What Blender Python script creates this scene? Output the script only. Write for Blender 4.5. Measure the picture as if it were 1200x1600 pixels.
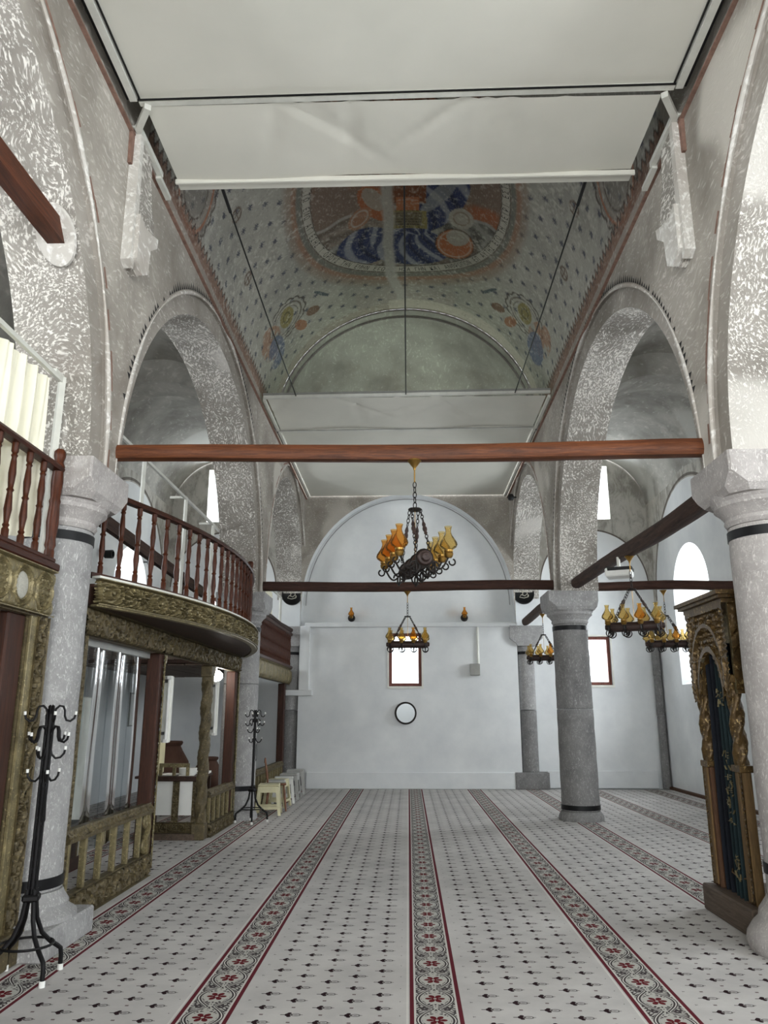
import bpy, bmesh, math, random
import numpy as np
from mathutils import Vector, Matrix
random.seed(7); np.random.seed(7)
PI = math.pi
for o in list(bpy.data.objects): bpy.data.objects.remove(o, do_unlink=True)
scn = bpy.context.scene
COL = scn.collection

# ------------------------------------------------------------------ camera
F_PX = 1202.0
PITCH = math.atan(315.0/F_PX)
YAW = math.atan(38.0*math.cos(PITCH)/F_PX)
cam_d = bpy.data.cameras.new('camera'); cam = bpy.data.objects.new('camera', cam_d); COL.objects.link(cam)
cam.location = (0, 0, 1.55); cam.rotation_euler = (PI/2 + PITCH, 0, YAW)
cam_d.sensor_fit = 'VERTICAL'; cam_d.sensor_height = 36.0; cam_d.lens = 36.0*F_PX/1600.0
cam_d.clip_start = 0.05; cam_d.clip_end = 200
scn.camera = cam

# ------------------------------------------------------------------ world, daylight at the windows, exposure
w = bpy.data.worlds.new('overcast_sky'); scn.world = w; w.use_nodes = True
bgn = w.node_tree.nodes['Background']; bgn.inputs[0].default_value = (0.93, 0.97, 1.0, 1); bgn.inputs[1].default_value = 3.0
vs = scn.view_settings
vs.view_transform = 'Standard'; vs.look = 'None'; vs.gamma = 1.0; vs.use_curve_mapping = False
vs.exposure = 0.82

SKYC = (0.94, 0.975, 1.0)
def daylight(name, loc, rot, sx, sy, watts, color=SKYC):
    d = bpy.data.lights.new(name, 'AREA'); d.shape = 'RECTANGLE'; d.size = sx; d.size_y = sy
    d.energy = watts; d.color = color
    o = bpy.data.objects.new(name, d); COL.objects.link(o); o.location = loc; o.rotation_euler = rot
    return o
# area lights sit outside the panes of the windows and shine inwards
TO_S = (PI/2, 0, PI)      # shines towards -Y   (window in the far wall)
TO_N = (PI/2, 0, 0)       # shines towards +Y... (window in the back wall)
def rot_dir(d): return Vector(d).to_track_quat('-Z', 'Y').to_euler()
WIN_Y = (-2.2, 2.45, 8.9, 15.3)
for wy in WIN_Y:
    daylight('window_daylight', (6.45, wy, 3.55), rot_dir((-1, 0, -0.05)), 1.3, 2.3, {15.3: 110, 8.9: 85, 2.45: 150, -2.2: 130}[wy])
    daylight('window_daylight', (-6.45, wy, 4.0), rot_dir((1, 0, -0.05)), 1.3, 1.9, {15.3: 75, 8.9: 75, 2.45: 140, -2.2: 120}[wy])
daylight('window_daylight', (-0.06, 18.12, 2.72), rot_dir((0, -1, 0)), 0.66, 1.1, 14)
daylight('window_daylight', (4.2, 18.12, 2.7), rot_dir((0, -1, 0)), 0.66, 1.05, 14)
daylight('window_daylight', (-4.2, 18.12, 3.6), rot_dir((0, -1, 0)), 0.66, 1.05, 14)
for s in (-1, 1): daylight('window_daylight', (s*4.5, 18.2, 6.6), rot_dir((0, -1, -0.1)), 0.5, 1.3, 40)
daylight('window_daylight', (0, -5.6, 2.6), rot_dir((0, 1, 0.12)), 2.6, 3.4, 235, (1.0, 0.98, 0.95))
daylight('window_daylight', (0, 15.10, 6.95), rot_dir((0, -1, 0.35)), 1.1, 0.5, 20, (0.86, 1.0, 0.84))
for s in (-1, 1): daylight('window_daylight', (s*4.3, -5.6, 4.2), rot_dir((0, 1, 0)), 1.4, 2.2, 150, (1.0, 0.98, 0.95))

# ------------------------------------------------------------------ mesh helpers
class MB:
    def __init__(s): s.v = []; s.f = []
    def add(s, vs, fs):
        b = len(s.v); s.v += [tuple(p) for p in vs]; s.f += [tuple(b+i for i in f) for f in fs]; return s
    def box(s, x0, x1, y0, y1, z0, z1):
        return s.add([(x0,y0,z0),(x1,y0,z0),(x1,y1,z0),(x0,y1,z0),(x0,y0,z1),(x1,y0,z1),(x1,y1,z1),(x0,y1,z1)],
                     [(0,3,2,1),(4,5,6,7),(0,1,5,4),(1,2,6,5),(2,3,7,6),(3,0,4,7)])
    def cbox(s, x0, x1, y0, y1, z0, z1, c=0.01):
        # box with chamfered edges (all 12)
        c = min(c, (x1-x0)*0.45, (y1-y0)*0.45, (z1-z0)*0.45)
        bm = bmesh.new(); bmesh.ops.create_cube(bm, size=1)
        for v in bm.verts: v.co = Vector((x0+(v.co.x+.5)*(x1-x0), y0+(v.co.y+.5)*(y1-y0), z0+(v.co.z+.5)*(z1-z0)))
        bmesh.ops.bevel(bm, geom=list(bm.edges), offset=c, segments=1, affect='EDGES')
        bm.verts.index_update()
        s.add([tuple(v.co) for v in bm.verts], [tuple(v.index for v in f.verts) for f in bm.faces]); bm.free(); return s
    def lathe(s, prof, n=20, c=(0,0,0), axis='z', caps=True):
        vs = []; fs = []; m = len(prof)
        for i in range(n):
            a = 2*PI*i/n
            for r, z in prof:
                if axis == 'z': vs.append((c[0]+r*math.cos(a), c[1]+r*math.sin(a), c[2]+z))
                elif axis == 'y': vs.append((c[0]+r*math.cos(a), c[1]+z, c[2]+r*math.sin(a)))
                else: vs.append((c[0]+z, c[1]+r*math.cos(a), c[2]+r*math.sin(a)))
        for i in range(n):
            j = (i+1) % n
            for k in range(m-1): fs.append((i*m+k, j*m+k, j*m+k+1, i*m+k+1))
        if caps:
            if prof[0][0] > 1e-5: fs.append(tuple(i*m for i in range(n))[::-1])
            if prof[-1][0] > 1e-5: fs.append(tuple(i*m+m-1 for i in range(n)))
        return s.add(vs, fs)
    def tube(s, pts, r, n=8, closed=False, caps=True):
        pts = [Vector(p) for p in pts]; m = len(pts)
        rr = r if isinstance(r, (list, tuple)) else [r]*m
        vs = []; fs = []; prev = None
        for i, p in enumerate(pts):
            if closed: t = pts[(i+1) % m]-pts[(i-1) % m]
            else: t = pts[min(i+1, m-1)]-pts[max(i-1, 0)]
            t.normalize()
            if prev is None:
                a = Vector((0,0,1)) if abs(t.z) < 0.9 else Vector((1,0,0))
                u = t.cross(a).normalized()
            else:
                u = prev-t*prev.dot(t)
                u = u.normalized() if u.length > 1e-6 else t.orthogonal().normalized()
            prev = u; v = t.cross(u)
            for k in range(n):
                a = 2*PI*k/n; vs.append(p+(u*math.cos(a)+v*math.sin(a))*rr[i])
        for i in range(m if closed else m-1):
            j = (i+1) % m
            for k in range(n): fs.append((i*n+k, i*n+(k+1) % n, j*n+(k+1) % n, j*n+k))
        if caps and not closed: fs.append(tuple(range(n))[::-1]); fs.append(tuple((m-1)*n+k for k in range(n)))
        return s.add(vs, fs)
    def bar(s, a, b, w, h, up=(0,0,1)):
        a = Vector(a); b = Vector(b); t = (b-a).normalized(); u = t.cross(Vector(up))
        u = u.normalized() if u.length > 1e-6 else t.orthogonal().normalized(); v = u.cross(t)
        vs = [p+u*(i*w/2)+v*(j*h/2) for p in (a, b) for i, j in ((-1,-1),(1,-1),(1,1),(-1,1))]
        return s.add(vs, [(3,2,1,0),(4,5,6,7),(0,1,5,4),(1,2,6,5),(2,3,7,6),(3,0,4,7)])
    def prism(s, poly, d0, d1, axis='x'):
        n = len(poly)
        def P(a, b, d): return {'x': (d,a,b), 'y': (a,d,b), 'z': (a,b,d)}[axis]
        vs = [P(a,b,d0) for a,b in poly]+[P(a,b,d1) for a,b in poly]
        fs = [tuple(range(n))[::-1], tuple(range(n, 2*n))]+[(i,(i+1)%n,n+(i+1)%n,n+i) for i in range(n)]
        return s.add(vs, fs)
    def grid(s, fn, nu, nv):
        vs = [fn(i/nu, j/nv) for i in range(nu+1) for j in range(nv+1)]
        fs = [(i*(nv+1)+j, (i+1)*(nv+1)+j, (i+1)*(nv+1)+j+1, i*(nv+1)+j+1) for i in range(nu) for j in range(nv)]
        return s.add(vs, fs)
    def build(s, name, mat, parent=None, smooth=False, fix=True):
        me = bpy.data.meshes.new(name); me.from_pydata(s.v, [], s.f)
        if fix:
            bm = bmesh.new(); bm.from_mesh(me); bmesh.ops.recalc_face_normals(bm, faces=bm.faces); bm.to_mesh(me); bm.free()
        if smooth:
            me.polygons.foreach_set('use_smooth', [True]*len(me.polygons))
            try: me.set_sharp_from_angle(angle=math.radians(38))
            except Exception: pass
        me.materials.append(M[mat] if isinstance(mat, str) else mat)
        o = bpy.data.objects.new(name, me); COL.objects.link(o)
        if parent is not None: o.parent = parent
        return o
def inst(src, name, parent=None, loc=None, rot=None, scale=None):
    o = bpy.data.objects.new(name, src.data); COL.objects.link(o)
    if parent is not None: o.parent = parent
    if loc is not None: o.location = loc
    if rot is not None: o.rotation_euler = rot
    if scale is not None: o.scale = scale
    return o
def tag(o, label=None, cat=None, group=None, kind=None):
    if label: o['label'] = label
    if cat: o['category'] = cat
    if group: o['group'] = group
    if kind: o['kind'] = kind
    return o
def thing(name, label, cat, loc=(0,0,0), rz=0, group=None):
    o = bpy.data.objects.new(name, None); COL.objects.link(o); o.location = loc; o.rotation_euler = (0,0,rz)
    o.empty_display_size = 0.1
    return tag(o, label, cat, group)
def struct(o): o['kind'] = 'structure'; return o
def copy_tree(o, parent=None):
    c = o.copy(); COL.objects.link(c)
    if parent is not None: c.parent = parent
    for ch in list(o.children): copy_tree(ch, c)
    return c
def lerp(a, b, t): return a+(b-a)*t

# ------------------------------------------------------------------ node helpers
class E:
    """expression on shader sockets"""
    nt = None
    def __init__(s, sock): s.s = sock
    @staticmethod
    def m(op, *a, clamp=False):
        n = E.nt.nodes.new('ShaderNodeMath'); n.operation = op; n.use_clamp = clamp
        for i, x in enumerate(a):
            if isinstance(x, E): E.nt.links.new(x.s, n.inputs[i])
            else: n.inputs[i].default_value = x
        return E(n.outputs[0])
    def __add__(s, o): return E.m('ADD', s, o)
    __radd__ = __add__
    def __sub__(s, o): return E.m('SUBTRACT', s, o)
    def __rsub__(s, o): return E.m('SUBTRACT', o, s)
    def __mul__(s, o): return E.m('MULTIPLY', s, o)
    __rmul__ = __mul__
    def __truediv__(s, o): return E.m('DIVIDE', s, o)
    def __lt__(s, o): return E.m('LESS_THAN', s, o)
    def __gt__(s, o): return E.m('GREATER_THAN', s, o)
    def __and__(s, o): return E.m('MULTIPLY', s, o)
    def __or__(s, o): return E.m('MAXIMUM', s, o)
def eabs(a): return E.m('ABSOLUTE', a)
def esin(a): return E.m('SINE', a)
def ecos(a): return E.m('COSINE', a)
def fract(a): return E.m('FRACT', a)
def esqrt(a): return E.m('SQRT', a)
def inv(a): return 1.0-a
def disc(x, y, cx, cy, rx, ry):
    dx = (x-cx)*(1/rx); dy = (y-cy)*(1/ry)
    return (dx*dx+dy*dy) < 1.0
class Mat:
    def __init__(s, name, rough=0.7, spec=0.3, metal=0.0):
        m = bpy.data.materials.new(name); m.use_nodes = True; s.m = m; s.nt = m.node_tree; E.nt = s.nt
        s.b = s.nt.nodes['Principled BSDF']
        s.b.inputs['Roughness'].default_value = rough; s.b.inputs['Metallic'].default_value = metal
        s.b.inputs['Specular IOR Level'].default_value = spec
        M[name] = m
    def n(s, t, **k):
        x = s.nt.nodes.new(t)
        for a, b in k.items(): setattr(x, a, b)
        return x
    def link(s, a, b): s.nt.links.new(a.s if isinstance(a, E) else a, b)
    def pos(s, obj=True):
        if not hasattr(s, '_tc'): s._tc = s.n('ShaderNodeTexCoord'); s._geo = s.n('ShaderNodeNewGeometry')
        return s._tc.outputs['Object'] if obj else s._geo.outputs['Position']
    def xyz(s, obj=False):
        q = s.n('ShaderNodeSeparateXYZ'); s.link(s.pos(obj), q.inputs[0]); return [E(o) for o in q.outputs]
    def map(s, scale=(1,1,1), rot=(0,0,0), obj=True):
        q = s.n('ShaderNodeMapping'); s.link(s.pos(obj), q.inputs[0]); q.inputs['Scale'].default_value = scale; q.inputs['Rotation'].default_value = rot
        return q.outputs[0]
    def noise(s, vec, scale, detail=4, rough=0.55, dist=0.0):
        q = s.n('ShaderNodeTexNoise'); s.link(vec, q.inputs['Vector']); q.inputs['Scale'].default_value = scale
        q.inputs['Detail'].default_value = detail; q.inputs['Roughness'].default_value = rough; q.inputs['Distortion'].default_value = dist
        return E(q.outputs['Fac'])
    def voro(s, vec, scale, feature='F1'):
        q = s.n('ShaderNodeTexVoronoi'); q.feature = feature; s.link(vec, q.inputs['Vector']); q.inputs['Scale'].default_value = scale
        return E(q.outputs['Distance'])
    def ramp(s, fac, stops, interp='LINEAR'):
        q = s.n('ShaderNodeValToRGB'); s.link(fac, q.inputs[0]); cr = q.color_ramp; cr.interpolation = interp
        while len(cr.elements) < len(stops): cr.elements.new(0.5)
        for e, (p, c) in zip(cr.elements, stops):
            e.position = p; e.color = tuple(c)+(1,) if len(c) == 3 else c
        return q.outputs[0]
    def smooth(s, e, a, b):
        q = s.n('ShaderNodeMapRange'); q.interpolation_type = 'SMOOTHSTEP'; s.link(e, q.inputs[0])
        q.inputs[1].default_value = a; q.inputs[2].default_value = b; q.inputs[3].default_value = 0; q.inputs[4].default_value = 1
        return E(q.outputs[0])
    def mix(s, fac, a, b, mode='MIX'):
        q = s.n('ShaderNodeMix', data_type='RGBA', blend_type=mode)
        for sock, x in ((q.inputs[0], fac), (q.inputs[6], a), (q.inputs[7], b)):
            if isinstance(x, E): s.link(x, sock)
            elif hasattr(x, 'is_output'): s.link(x, sock)
            elif isinstance(x, (int, float)): sock.default_value = x
            else: sock.default_value = tuple(x)+(1,)
        return q.outputs[2]
    def color(s, c):
        if hasattr(c, 'is_output'): s.link(c, s.b.inputs['Base Color'])
        else: s.b.inputs['Base Color'].default_value = tuple(c)+(1,)
        return s
    def bump(s, h, strength=0.4, dist=0.01):
        q = s.n('ShaderNodeBump'); q.inputs['Strength'].default_value = strength; q.inputs['Distance'].default_value = dist
        s.link(h, q.inputs['Height']); s.link(q.outputs[0], s.b.inputs['Normal']); return s
    def done(s): return s.m
M = {}
def C8(r, g, b):
    f = lambda c: ((c/255+0.055)/1.055)**2.4 if c > 10 else c/255/12.92
    return (f(r), f(g), f(b))
def plain(name, c, rough=0.6, metal=0.0, spec=0.3, var=0.12, scale=6.0, bump=0.0, stretch=(1,1,1)):
    m = Mat(name, rough, spec, metal)
    n = m.noise(m.map(stretch), scale, 5, 0.6)
    m.color(m.ramp(n, [(0.25, [x*(1-var) for x in c]), (0.75, [min(1, x*(1+var)) for x in c])]))
    if bump: m.bump(n, bump, 0.01)
    return m.done()

# ------------------------------------------------------------------ materials
def hacked_plaster(name, base, fleck, dark, scale=1.0, amount=0.5, stain=None, patch=None, aniso=2.6, soft=0.05, bump=0.35):
    """plaster covered with short chisel marks whose direction swirls"""
    m = Mat(name, 0.92, 0.1)
    p = m.pos(False)
    wn = m.n('ShaderNodeTexNoise'); m.link(p, wn.inputs['Vector']); wn.inputs['Scale'].default_value = 1.3; wn.inputs['Detail'].default_value = 3
    def marks(rot, sc):
        mp = m.n('ShaderNodeMapping'); mp.inputs['Rotation'].default_value = rot; mp.inputs['Scale'].default_value = (sc, sc/aniso, sc)
        va = m.n('ShaderNodeVectorMath', operation='MULTIPLY_ADD')
        m.link(wn.outputs['Color'], va.inputs[0]); va.inputs[1].default_value = (0.55, 0.55, 0.55); m.link(p, va.inputs[2])
        m.link(va.outputs[0], mp.inputs[0])
        return m.noise(mp.outputs[0], 1.0, 2.5, 0.6)
    a = marks((0.6, 0.9, 0.3), 38*scale); b = marks((-0.8, 0.35, 1.2), 31*scale)
    sel = m.smooth(m.noise(p, 2.6, 2), 0.42, 0.58)
    k = a*(1.0-sel)+b*sel
    big = m.noise(p, 0.9, 5, 0.6)
    cover = m.smooth(k+(big-0.5)*0.35, 0.60-amount*0.22, 0.60-amount*0.22+soft*2)
    c = m.ramp(big, [(0.3, dark), (0.62, base)])
    c = m.mix(cover, c, fleck)
    if stain:
        c = m.mix(m.smooth(m.noise(m.map((0.5,0.5,0.5), obj=False), 2.1, 4, 0.65), 0.55, 0.75)*0.55, c, stain)
    if patch:
        c = m.mix(m.smooth(m.noise(p, 0.55, 2, 0.4), 0.60, 0.66)*0.8, c, patch)
    m.color(c); m.bump(cover*0.6+k, bump, 0.015)
    return m
WHITE = C8(226, 228, 228)
hacked_plaster('soffit_plaster', C8(158,153,146), C8(222,218,211), C8(116,111,104), 1.35, 0.50, patch=C8(204,200,193), aniso=3.6, soft=0.07, stain=C8(120,112,104))
hacked_plaster('nave_plaster', C8(170,164,155), C8(216,211,203), C8(126,120,112), 1.05, 0.42, stain=C8(122,113,104), patch=C8(198,193,184), aniso=4.2, soft=0.17)
hacked_plaster('archivolt_plaster', C8(168,162,154), C8(208,203,196), C8(132,126,118), 0.9, 0.36, stain=C8(124,114,104), aniso=4, soft=0.12)
hacked_plaster('aisle_plaster', C8(186,184,177), C8(206,204,198), C8(132,129,123), 0.35, 0.34, stain=C8(118,115,110), patch=C8(200,200,194), aniso=2.2, soft=0.14, bump=0.2)
hacked_plaster('conch_plaster', C8(160,158,152), C8(186,186,178), C8(126,122,118), 0.8, 0.32, stain=C8(120,112,106), aniso=6, soft=0.14, bump=0.15)
hacked_plaster('bead_plaster', C8(205,202,196), C8(228,226,221), C8(160,150,140), 0.6, 0.5, soft=0.1)

m = Mat('white_plaster', 0.9, 0.15); n = m.noise(m.pos(False), 1.1, 6, 0.6)
m.color(m.ramp(n, [(0.3, C8(212,215,217)), (0.7, C8(232,234,234))])); m.bump(m.noise(m.pos(False), 14, 4), 0.12, 0.01)

def painted_wall(name, build):
    """white lower plaster, bare old plaster above the painted arch line"""
    m = Mat(name, 0.92, 0.12); p = m.pos(False); x, y, z = m.xyz()
    white, line = build(x, y, z)
    a = m.noise(m.map((5, 5, 2.4), (0.4, 0.3, 0.2), obj=False), 1.0, 5, 0.7, 0.5); big = m.noise(p, 1.0, 5, 0.65)
    old = m.mix(m.smooth(a+(big-0.5)*0.6, 0.34, 0.64), C8(146,142,134), C8(190,187,179))
    wn = m.noise(p, 1.1, 6, 0.6)
    wh = m.ramp(wn, [(0.3, C8(212,215,217)), (0.7, C8(232,234,234))])
    c = m.mix(white, old, wh)
    c = m.mix(line*0.75, c, C8(70,58,52))
    m.color(c); m.bump(a*inv(white)+m.noise(p, 14, 3)*0.3, 0.2, 0.012)
def _far(x, y, z):
    ax = eabs(x)
    e = lambda a, b: (lambda dx, dz: dx*dx+dz*dz)((ax-4.28)*(1/a), (z-4.35)*(1/b))
    wh = (z < 4.3) | (e(1.22, 1.32) < 1.0) | (ax < 2.5)
    ln = (e(1.22, 1.32) > 1.0) & (e(1.25, 1.36) < 1.0) & (z > 4.4) & (ax > 3.0)
    return wh, ln
def _side(x, y, z):
    d = None
    wh = z < 3.9; ln = None
    for yc, a in ((2.45, 2.7), (9.08, 2.7), (15.2, 2.15)):
        q = lambda g: (lambda dy, dz: dy*dy+dz*dz)((y-yc)*(1/(a+g)), (z-3.8)*(1/(2.35+g)))
        wh = wh | (q(0) < 1.0)
        l = (q(0.03) > 1.0) & (q(0.09) < 1.0) & (z > 4.0)
        ln = l if ln is None else (ln | l)
    return wh, ln
painted_wall('far_wall_paint', _far); painted_wall('side_wall_paint', _side)

def stone(name, base, light, dark, sc=1.0):
    m = Mat(name, 0.8, 0.25); p = m.pos(False)
    n = m.noise(p, 3.0*sc, 6, 0.7); v = m.noise(m.map((1,1,0.35), (0.5,0.4,0.2), obj=False), 46*sc, 3, 0.6, 1.6)
    vein = m.smooth(eabs(m.noise(p, 5.5*sc, 4, 0.6, 1.4)-0.5), 0.0, 0.014)
    c = m.ramp(n, [(0.3, dark), (0.7, base)])
    c = m.mix(m.smooth(v, 0.56, 0.68)*0.75, c, light)
    c = m.mix(inv(vein)*0.30, c, light)
    m.color(c); m.bump(v+n, 0.3, 0.012)
stone('column_stone', C8(164,163,162), C8(206,205,203), C8(132,131,131))
stone('column_stone_pale', C8(178,173,170), C8(216,212,208), C8(148,143,140))
stone('column_stone_dark', C8(134,133,132), C8(172,171,169), C8(104,103,103))

plain('black_band', C8(22,22,24), 0.45, 0.3)
plain('iron', C8(26,25,26), 0.5, 0.5)
plain('dark_iron', C8(38,34,32), 0.55, 0.4)
plain('brass', C8(150,118,62), 0.35, 0.9, var=0.25)
plain('white_paint', C8(222,222,214), 0.5)
plain('white_steel', C8(206,206,198), 0.45, 0.0)
plain('grey_steel', C8(150,150,146), 0.45, 0.3)
plain('black_plastic', C8(16,16,17), 0.5)
plain('white_plastic', C8(220,220,216), 0.45)
plain('cream_plastic', C8(206,200,164), 0.45)
plain('grey_plastic', C8(172,172,168), 0.45)
plain('terracotta', C8(84,60,50), 0.85, var=0.25, scale=4, bump=0.2)
plain('stone_grey_wall', C8(150,150,150), 0.9)
plain('stage_carpet', C8(110,80,66), 0.95)
def wood(name, a, b, scale=1.0, rough=0.55, axis=1, bump=0.25, spec=0.3):
    m = Mat(name, rough, spec)
    s = [7*scale]*3; s[axis] = 0.55*scale
    g = m.noise(m.map(tuple(s)), 3.5, 6, 0.65, 1.4); f = m.noise(m.map(tuple(x*5 for x in s)), 3.0, 3, 0.6)
    c = m.ramp(g, [(0.3, a), (0.68, b)])
    c = m.mix(m.smooth(f, 0.56, 0.7)*0.35, c, [min(1, x*1.7) for x in b])
    m.color(c); m.bump(g+f*0.5, bump, 0.006)
wood('beam_wood', C8(60,31,18), C8(112,64,36), axis=0, rough=0.5, bump=0.5)
wood('old_beam_wood', C8(38,24,20), C8(74,48,38), axis=0, rough=0.75, bump=0.7)
wood('old_beam_wood_y', C8(38,26,22), C8(78,56,46), axis=1, rough=0.75, bump=0.7)
wood('square_beam_wood', C8(54,27,16), C8(92,49,28), axis=1, rough=0.5)
wood('rail_wood', C8(42,19,9), C8(86,42,21), axis=2, rough=0.42, spec=0.22)
wood('rail_wood_y', C8(38,17,10), C8(70,34,20), axis=1, rough=0.45, spec=0.22)
wood('post_wood', C8(36,18,11), C8(68,37,23), axis=2, rough=0.6)
wood('plank_wood', C8(64,54,48), C8(112,98,88), axis=0, rough=0.75)
wood('soffit_wood', C8(34,21,16), C8(62,40,30), axis=1, rough=0.6)
wood('chair_wood', C8(84,52,36), C8(140,98,74), axis=2, rough=0.5)
wood('throne_base_wood', C8(66,54,46), C8(100,86,74), axis=1, rough=0.7)
wood('raw_wood', C8(66,50,30), C8(112,88,54), axis=2, rough=0.7)
wood('red_raw_wood', C8(58,38,25), C8(90,62,42), axis=2, rough=0.7)
wood('log_wood', C8(34,24,22), C8(66,50,46), axis=1, rough=0.5)
def gilt(name, a, b, metal=0.35, rough=0.45, spark=None):
    m = Mat(name, rough, 0.4, metal); p = m.pos(True)
    n = m.noise(p, 9, 6, 0.75); f = m.noise(p, 46, 3, 0.6)
    c = m.ramp(n, [(0.3, a), (0.7, b)])
    if spark: c = m.mix(m.smooth(f, 0.58, 0.7)*0.6, c, spark)
    m.color(c); m.bump(f, 0.25, 0.006)
gilt('gilt_wood', C8(76,68,46), C8(146,134,98), 0.3, 0.45, spark=C8(204,188,140))
gilt('gilt_dull', C8(58,50,34), C8(106,94,66), 0.2, 0.55, spark=C8(160,144,104))
gilt('gilt_bronze', C8(52,39,21), C8(100,78,44), 0.4, 0.42, spark=C8(206,176,116))
gilt('oval_stone', C8(150,148,138), C8(192,190,180), 0.0, 0.8)

m = Mat('membrane', 0.75, 0.15); n = m.noise(m.pos(False), 0.7, 4)
m.color(m.ramp(n, [(0.3, C8(206,205,195)), (0.7, C8(220,218,208))]))
m.b.inputs['Transmission Weight'].default_value = 0.0
plain('curtain_cloth', C8(238,234,214), 0.85, var=0.04)
plain('green_cloth', C8(16,32,35), 0.8, var=0.35, scale=3)
plain('navy_cloth', C8(12,17,26), 0.85, var=0.3)
plain('mirror_face', C8(205,208,210), 0.06, 1.0, var=0.02)
plain('paper_white', C8(230,230,226), 0.8, var=0.03)
plain('roundel_black', C8(14,14,15), 0.35)
plain('roundel_script', C8(190,186,170), 0.5)
plain('sketch_red', C8(132,104,92), 0.9, var=0.35, scale=14)
plain('zigzag_black', C8(46,44,44), 0.95, var=0.4, scale=20)

def glassy(name, tint, gloss=0.25, rough=0.05, alpha_tint=None):
    m = bpy.data.materials.new(name); m.use_nodes = True; nt = m.node_tree; nt.nodes.clear()
    out = nt.nodes.new('ShaderNodeOutputMaterial'); mx = nt.nodes.new('ShaderNodeMixShader'); t = nt.nodes.new('ShaderNodeBsdfTransparent'); g = nt.nodes.new('ShaderNodeBsdfGlossy')
    fr = nt.nodes.new('ShaderNodeLayerWeight'); fr.inputs[0].default_value = gloss
    t.inputs[0].default_value = tuple(tint)+(1,); g.inputs['Roughness'].default_value = rough
    nt.links.new(fr.outputs['Fresnel'], mx.inputs[0]); nt.links.new(t.outputs[0], mx.inputs[1]); nt.links.new(g.outputs[0], mx.inputs[2]); nt.links.new(mx.outputs[0], out.inputs[0])
    M[name] = m
glassy('window_glass', (0.97, 0.99, 1.0), 0.12)
glassy('pvc_strip', (0.74, 0.78, 0.80), 0.07, 0.10)
# amber blown glass: part transparent, part coloured body
def amber(name, tint, body):
    m = bpy.data.materials.new(name); m.use_nodes = True; nt = m.node_tree; nt.nodes.clear()
    out = nt.nodes.new('ShaderNodeOutputMaterial'); t = nt.nodes.new('ShaderNodeBsdfTransparent'); t.inputs[0].default_value = tint+(1,)
    tl = nt.nodes.new('ShaderNodeBsdfTranslucent'); tl.inputs[0].default_value = body+(1,)
    df = nt.nodes.new('ShaderNodeBsdfDiffuse'); df.inputs[0].default_value = body+(1,)
    g = nt.nodes.new('ShaderNodeBsdfGlossy'); g.inputs['Roughness'].default_value = 0.08
    a = nt.nodes.new('ShaderNodeMixShader'); a.inputs[0].default_value = 0.5; nt.links.new(tl.outputs[0], a.inputs[1]); nt.links.new(df.outputs[0], a.inputs[2])
    b = nt.nodes.new('ShaderNodeMixShader'); b.inputs[0].default_value = 0.17; nt.links.new(t.outputs[0], b.inputs[1]); nt.links.new(a.outputs[0], b.inputs[2])
    fr = nt.nodes.new('ShaderNodeLayerWeight'); fr.inputs[0].default_value = 0.2
    c = nt.nodes.new('ShaderNodeMixShader'); nt.links.new(fr.outputs['Fresnel'], c.inputs[0]); nt.links.new(b.outputs[0], c.inputs[1]); nt.links.new(g.outputs[0], c.inputs[2])
    nt.links.new(c.outputs[0], out.inputs[0]); M[name] = m
amber('amber_glass', C8(246,206,138), C8(226,160,74)); amber('smoke_amber_glass', C8(244,226,178), C8(214,188,124))
def emitter(name, c, s):
    m = Mat(name, 0.5); m.color(c); m.b.inputs['Emission Color'].default_value = tuple(c)+(1,); m.b.inputs['Emission Strength'].default_value = s
emitter('lamp_glow', (1.0, 0.97, 0.9), 24.0)

# carpet -------------------------------------------------------------
m = Mat('carpet_print', 0.95, 0.05); x, y, z = m.xyz(True)
PER = 1.235
xs = fract((x+0.005)*(1/PER))*PER
inS = xs < 0.285
cx = xs-0.1425; acx = eabs(cx)
P2 = 0.315
ly = (fract(y*(1/P2))-0.5)*P2
maroon = (acx > 0.119) & (acx < 0.1425)
pale = (acx > 0.109) & (acx < 0.119)
r = esqrt(cx*cx+ly*ly*0.8); th = E.m('ARCTAN2', ly, cx)
pet = eabs(ecos(th*3.0))
rose = (r < (0.028+pet*0.028)) & (r > 0.009) & inv((pet < 0.22) & (r > 0.02))
c1 = ecos(ly*(PI/P2))
fr1 = acx-(0.012+c1*0.078)
frame = eabs(fr1) < 0.0055
frame2 = eabs(fr1-0.016) < 0.004
halo = eabs(fr1-0.008) < 0.008
sc = esin(acx*150+esin(ly*55)*2.2)*esin(eabs(ly)*120+esin(acx*80)*1.6)
scrol = (sc > -0.05) & (fr1 > 0.022) & (acx < 0.107)
scin = (sc < -0.15) & (fr1 < -0.012) & (r > 0.075)
ly2 = eabs(ly)-P2/2
fl = esqrt((acx-0.062)*(acx-0.062)+ly2*ly2*0.8)
flower = (fl < 0.02) & (fl > 0.006)
dark = frame | frame2 | scrol | scin | flower
def motif(mx, my):
    mx = mx*0.90; my = my*1.05
    am = eabs(my)
    blob = disc(mx, am, -0.008, 0.020, 0.011, 0.014) | disc(mx, my, -0.016, 0.0, 0.013, 0.020) | ((am < 0.004) & (mx > -0.05) & (mx < 0.012))
    ring = disc(mx, my, 0.024, 0.0, 0.025, 0.021) & inv(disc(mx, my, 0.023, 0.0, 0.018, 0.013))
    leaf = disc(mx, my, 0.024, 0.0, 0.011, 0.005) | ((am < 0.0035) & (mx > 0.044) & (mx < 0.058))
    return blob, ring | leaf
u = (xs-0.285)*(1/0.3167); v = y*(1/0.21)
fx = (fract(u)-0.5)*0.3167; fy = (fract(v)-0.5)*0.21
gx = (fract(u+0.5)-0.5)*0.3167; gy = (fract(v+0.5)-0.5)*0.21
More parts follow.
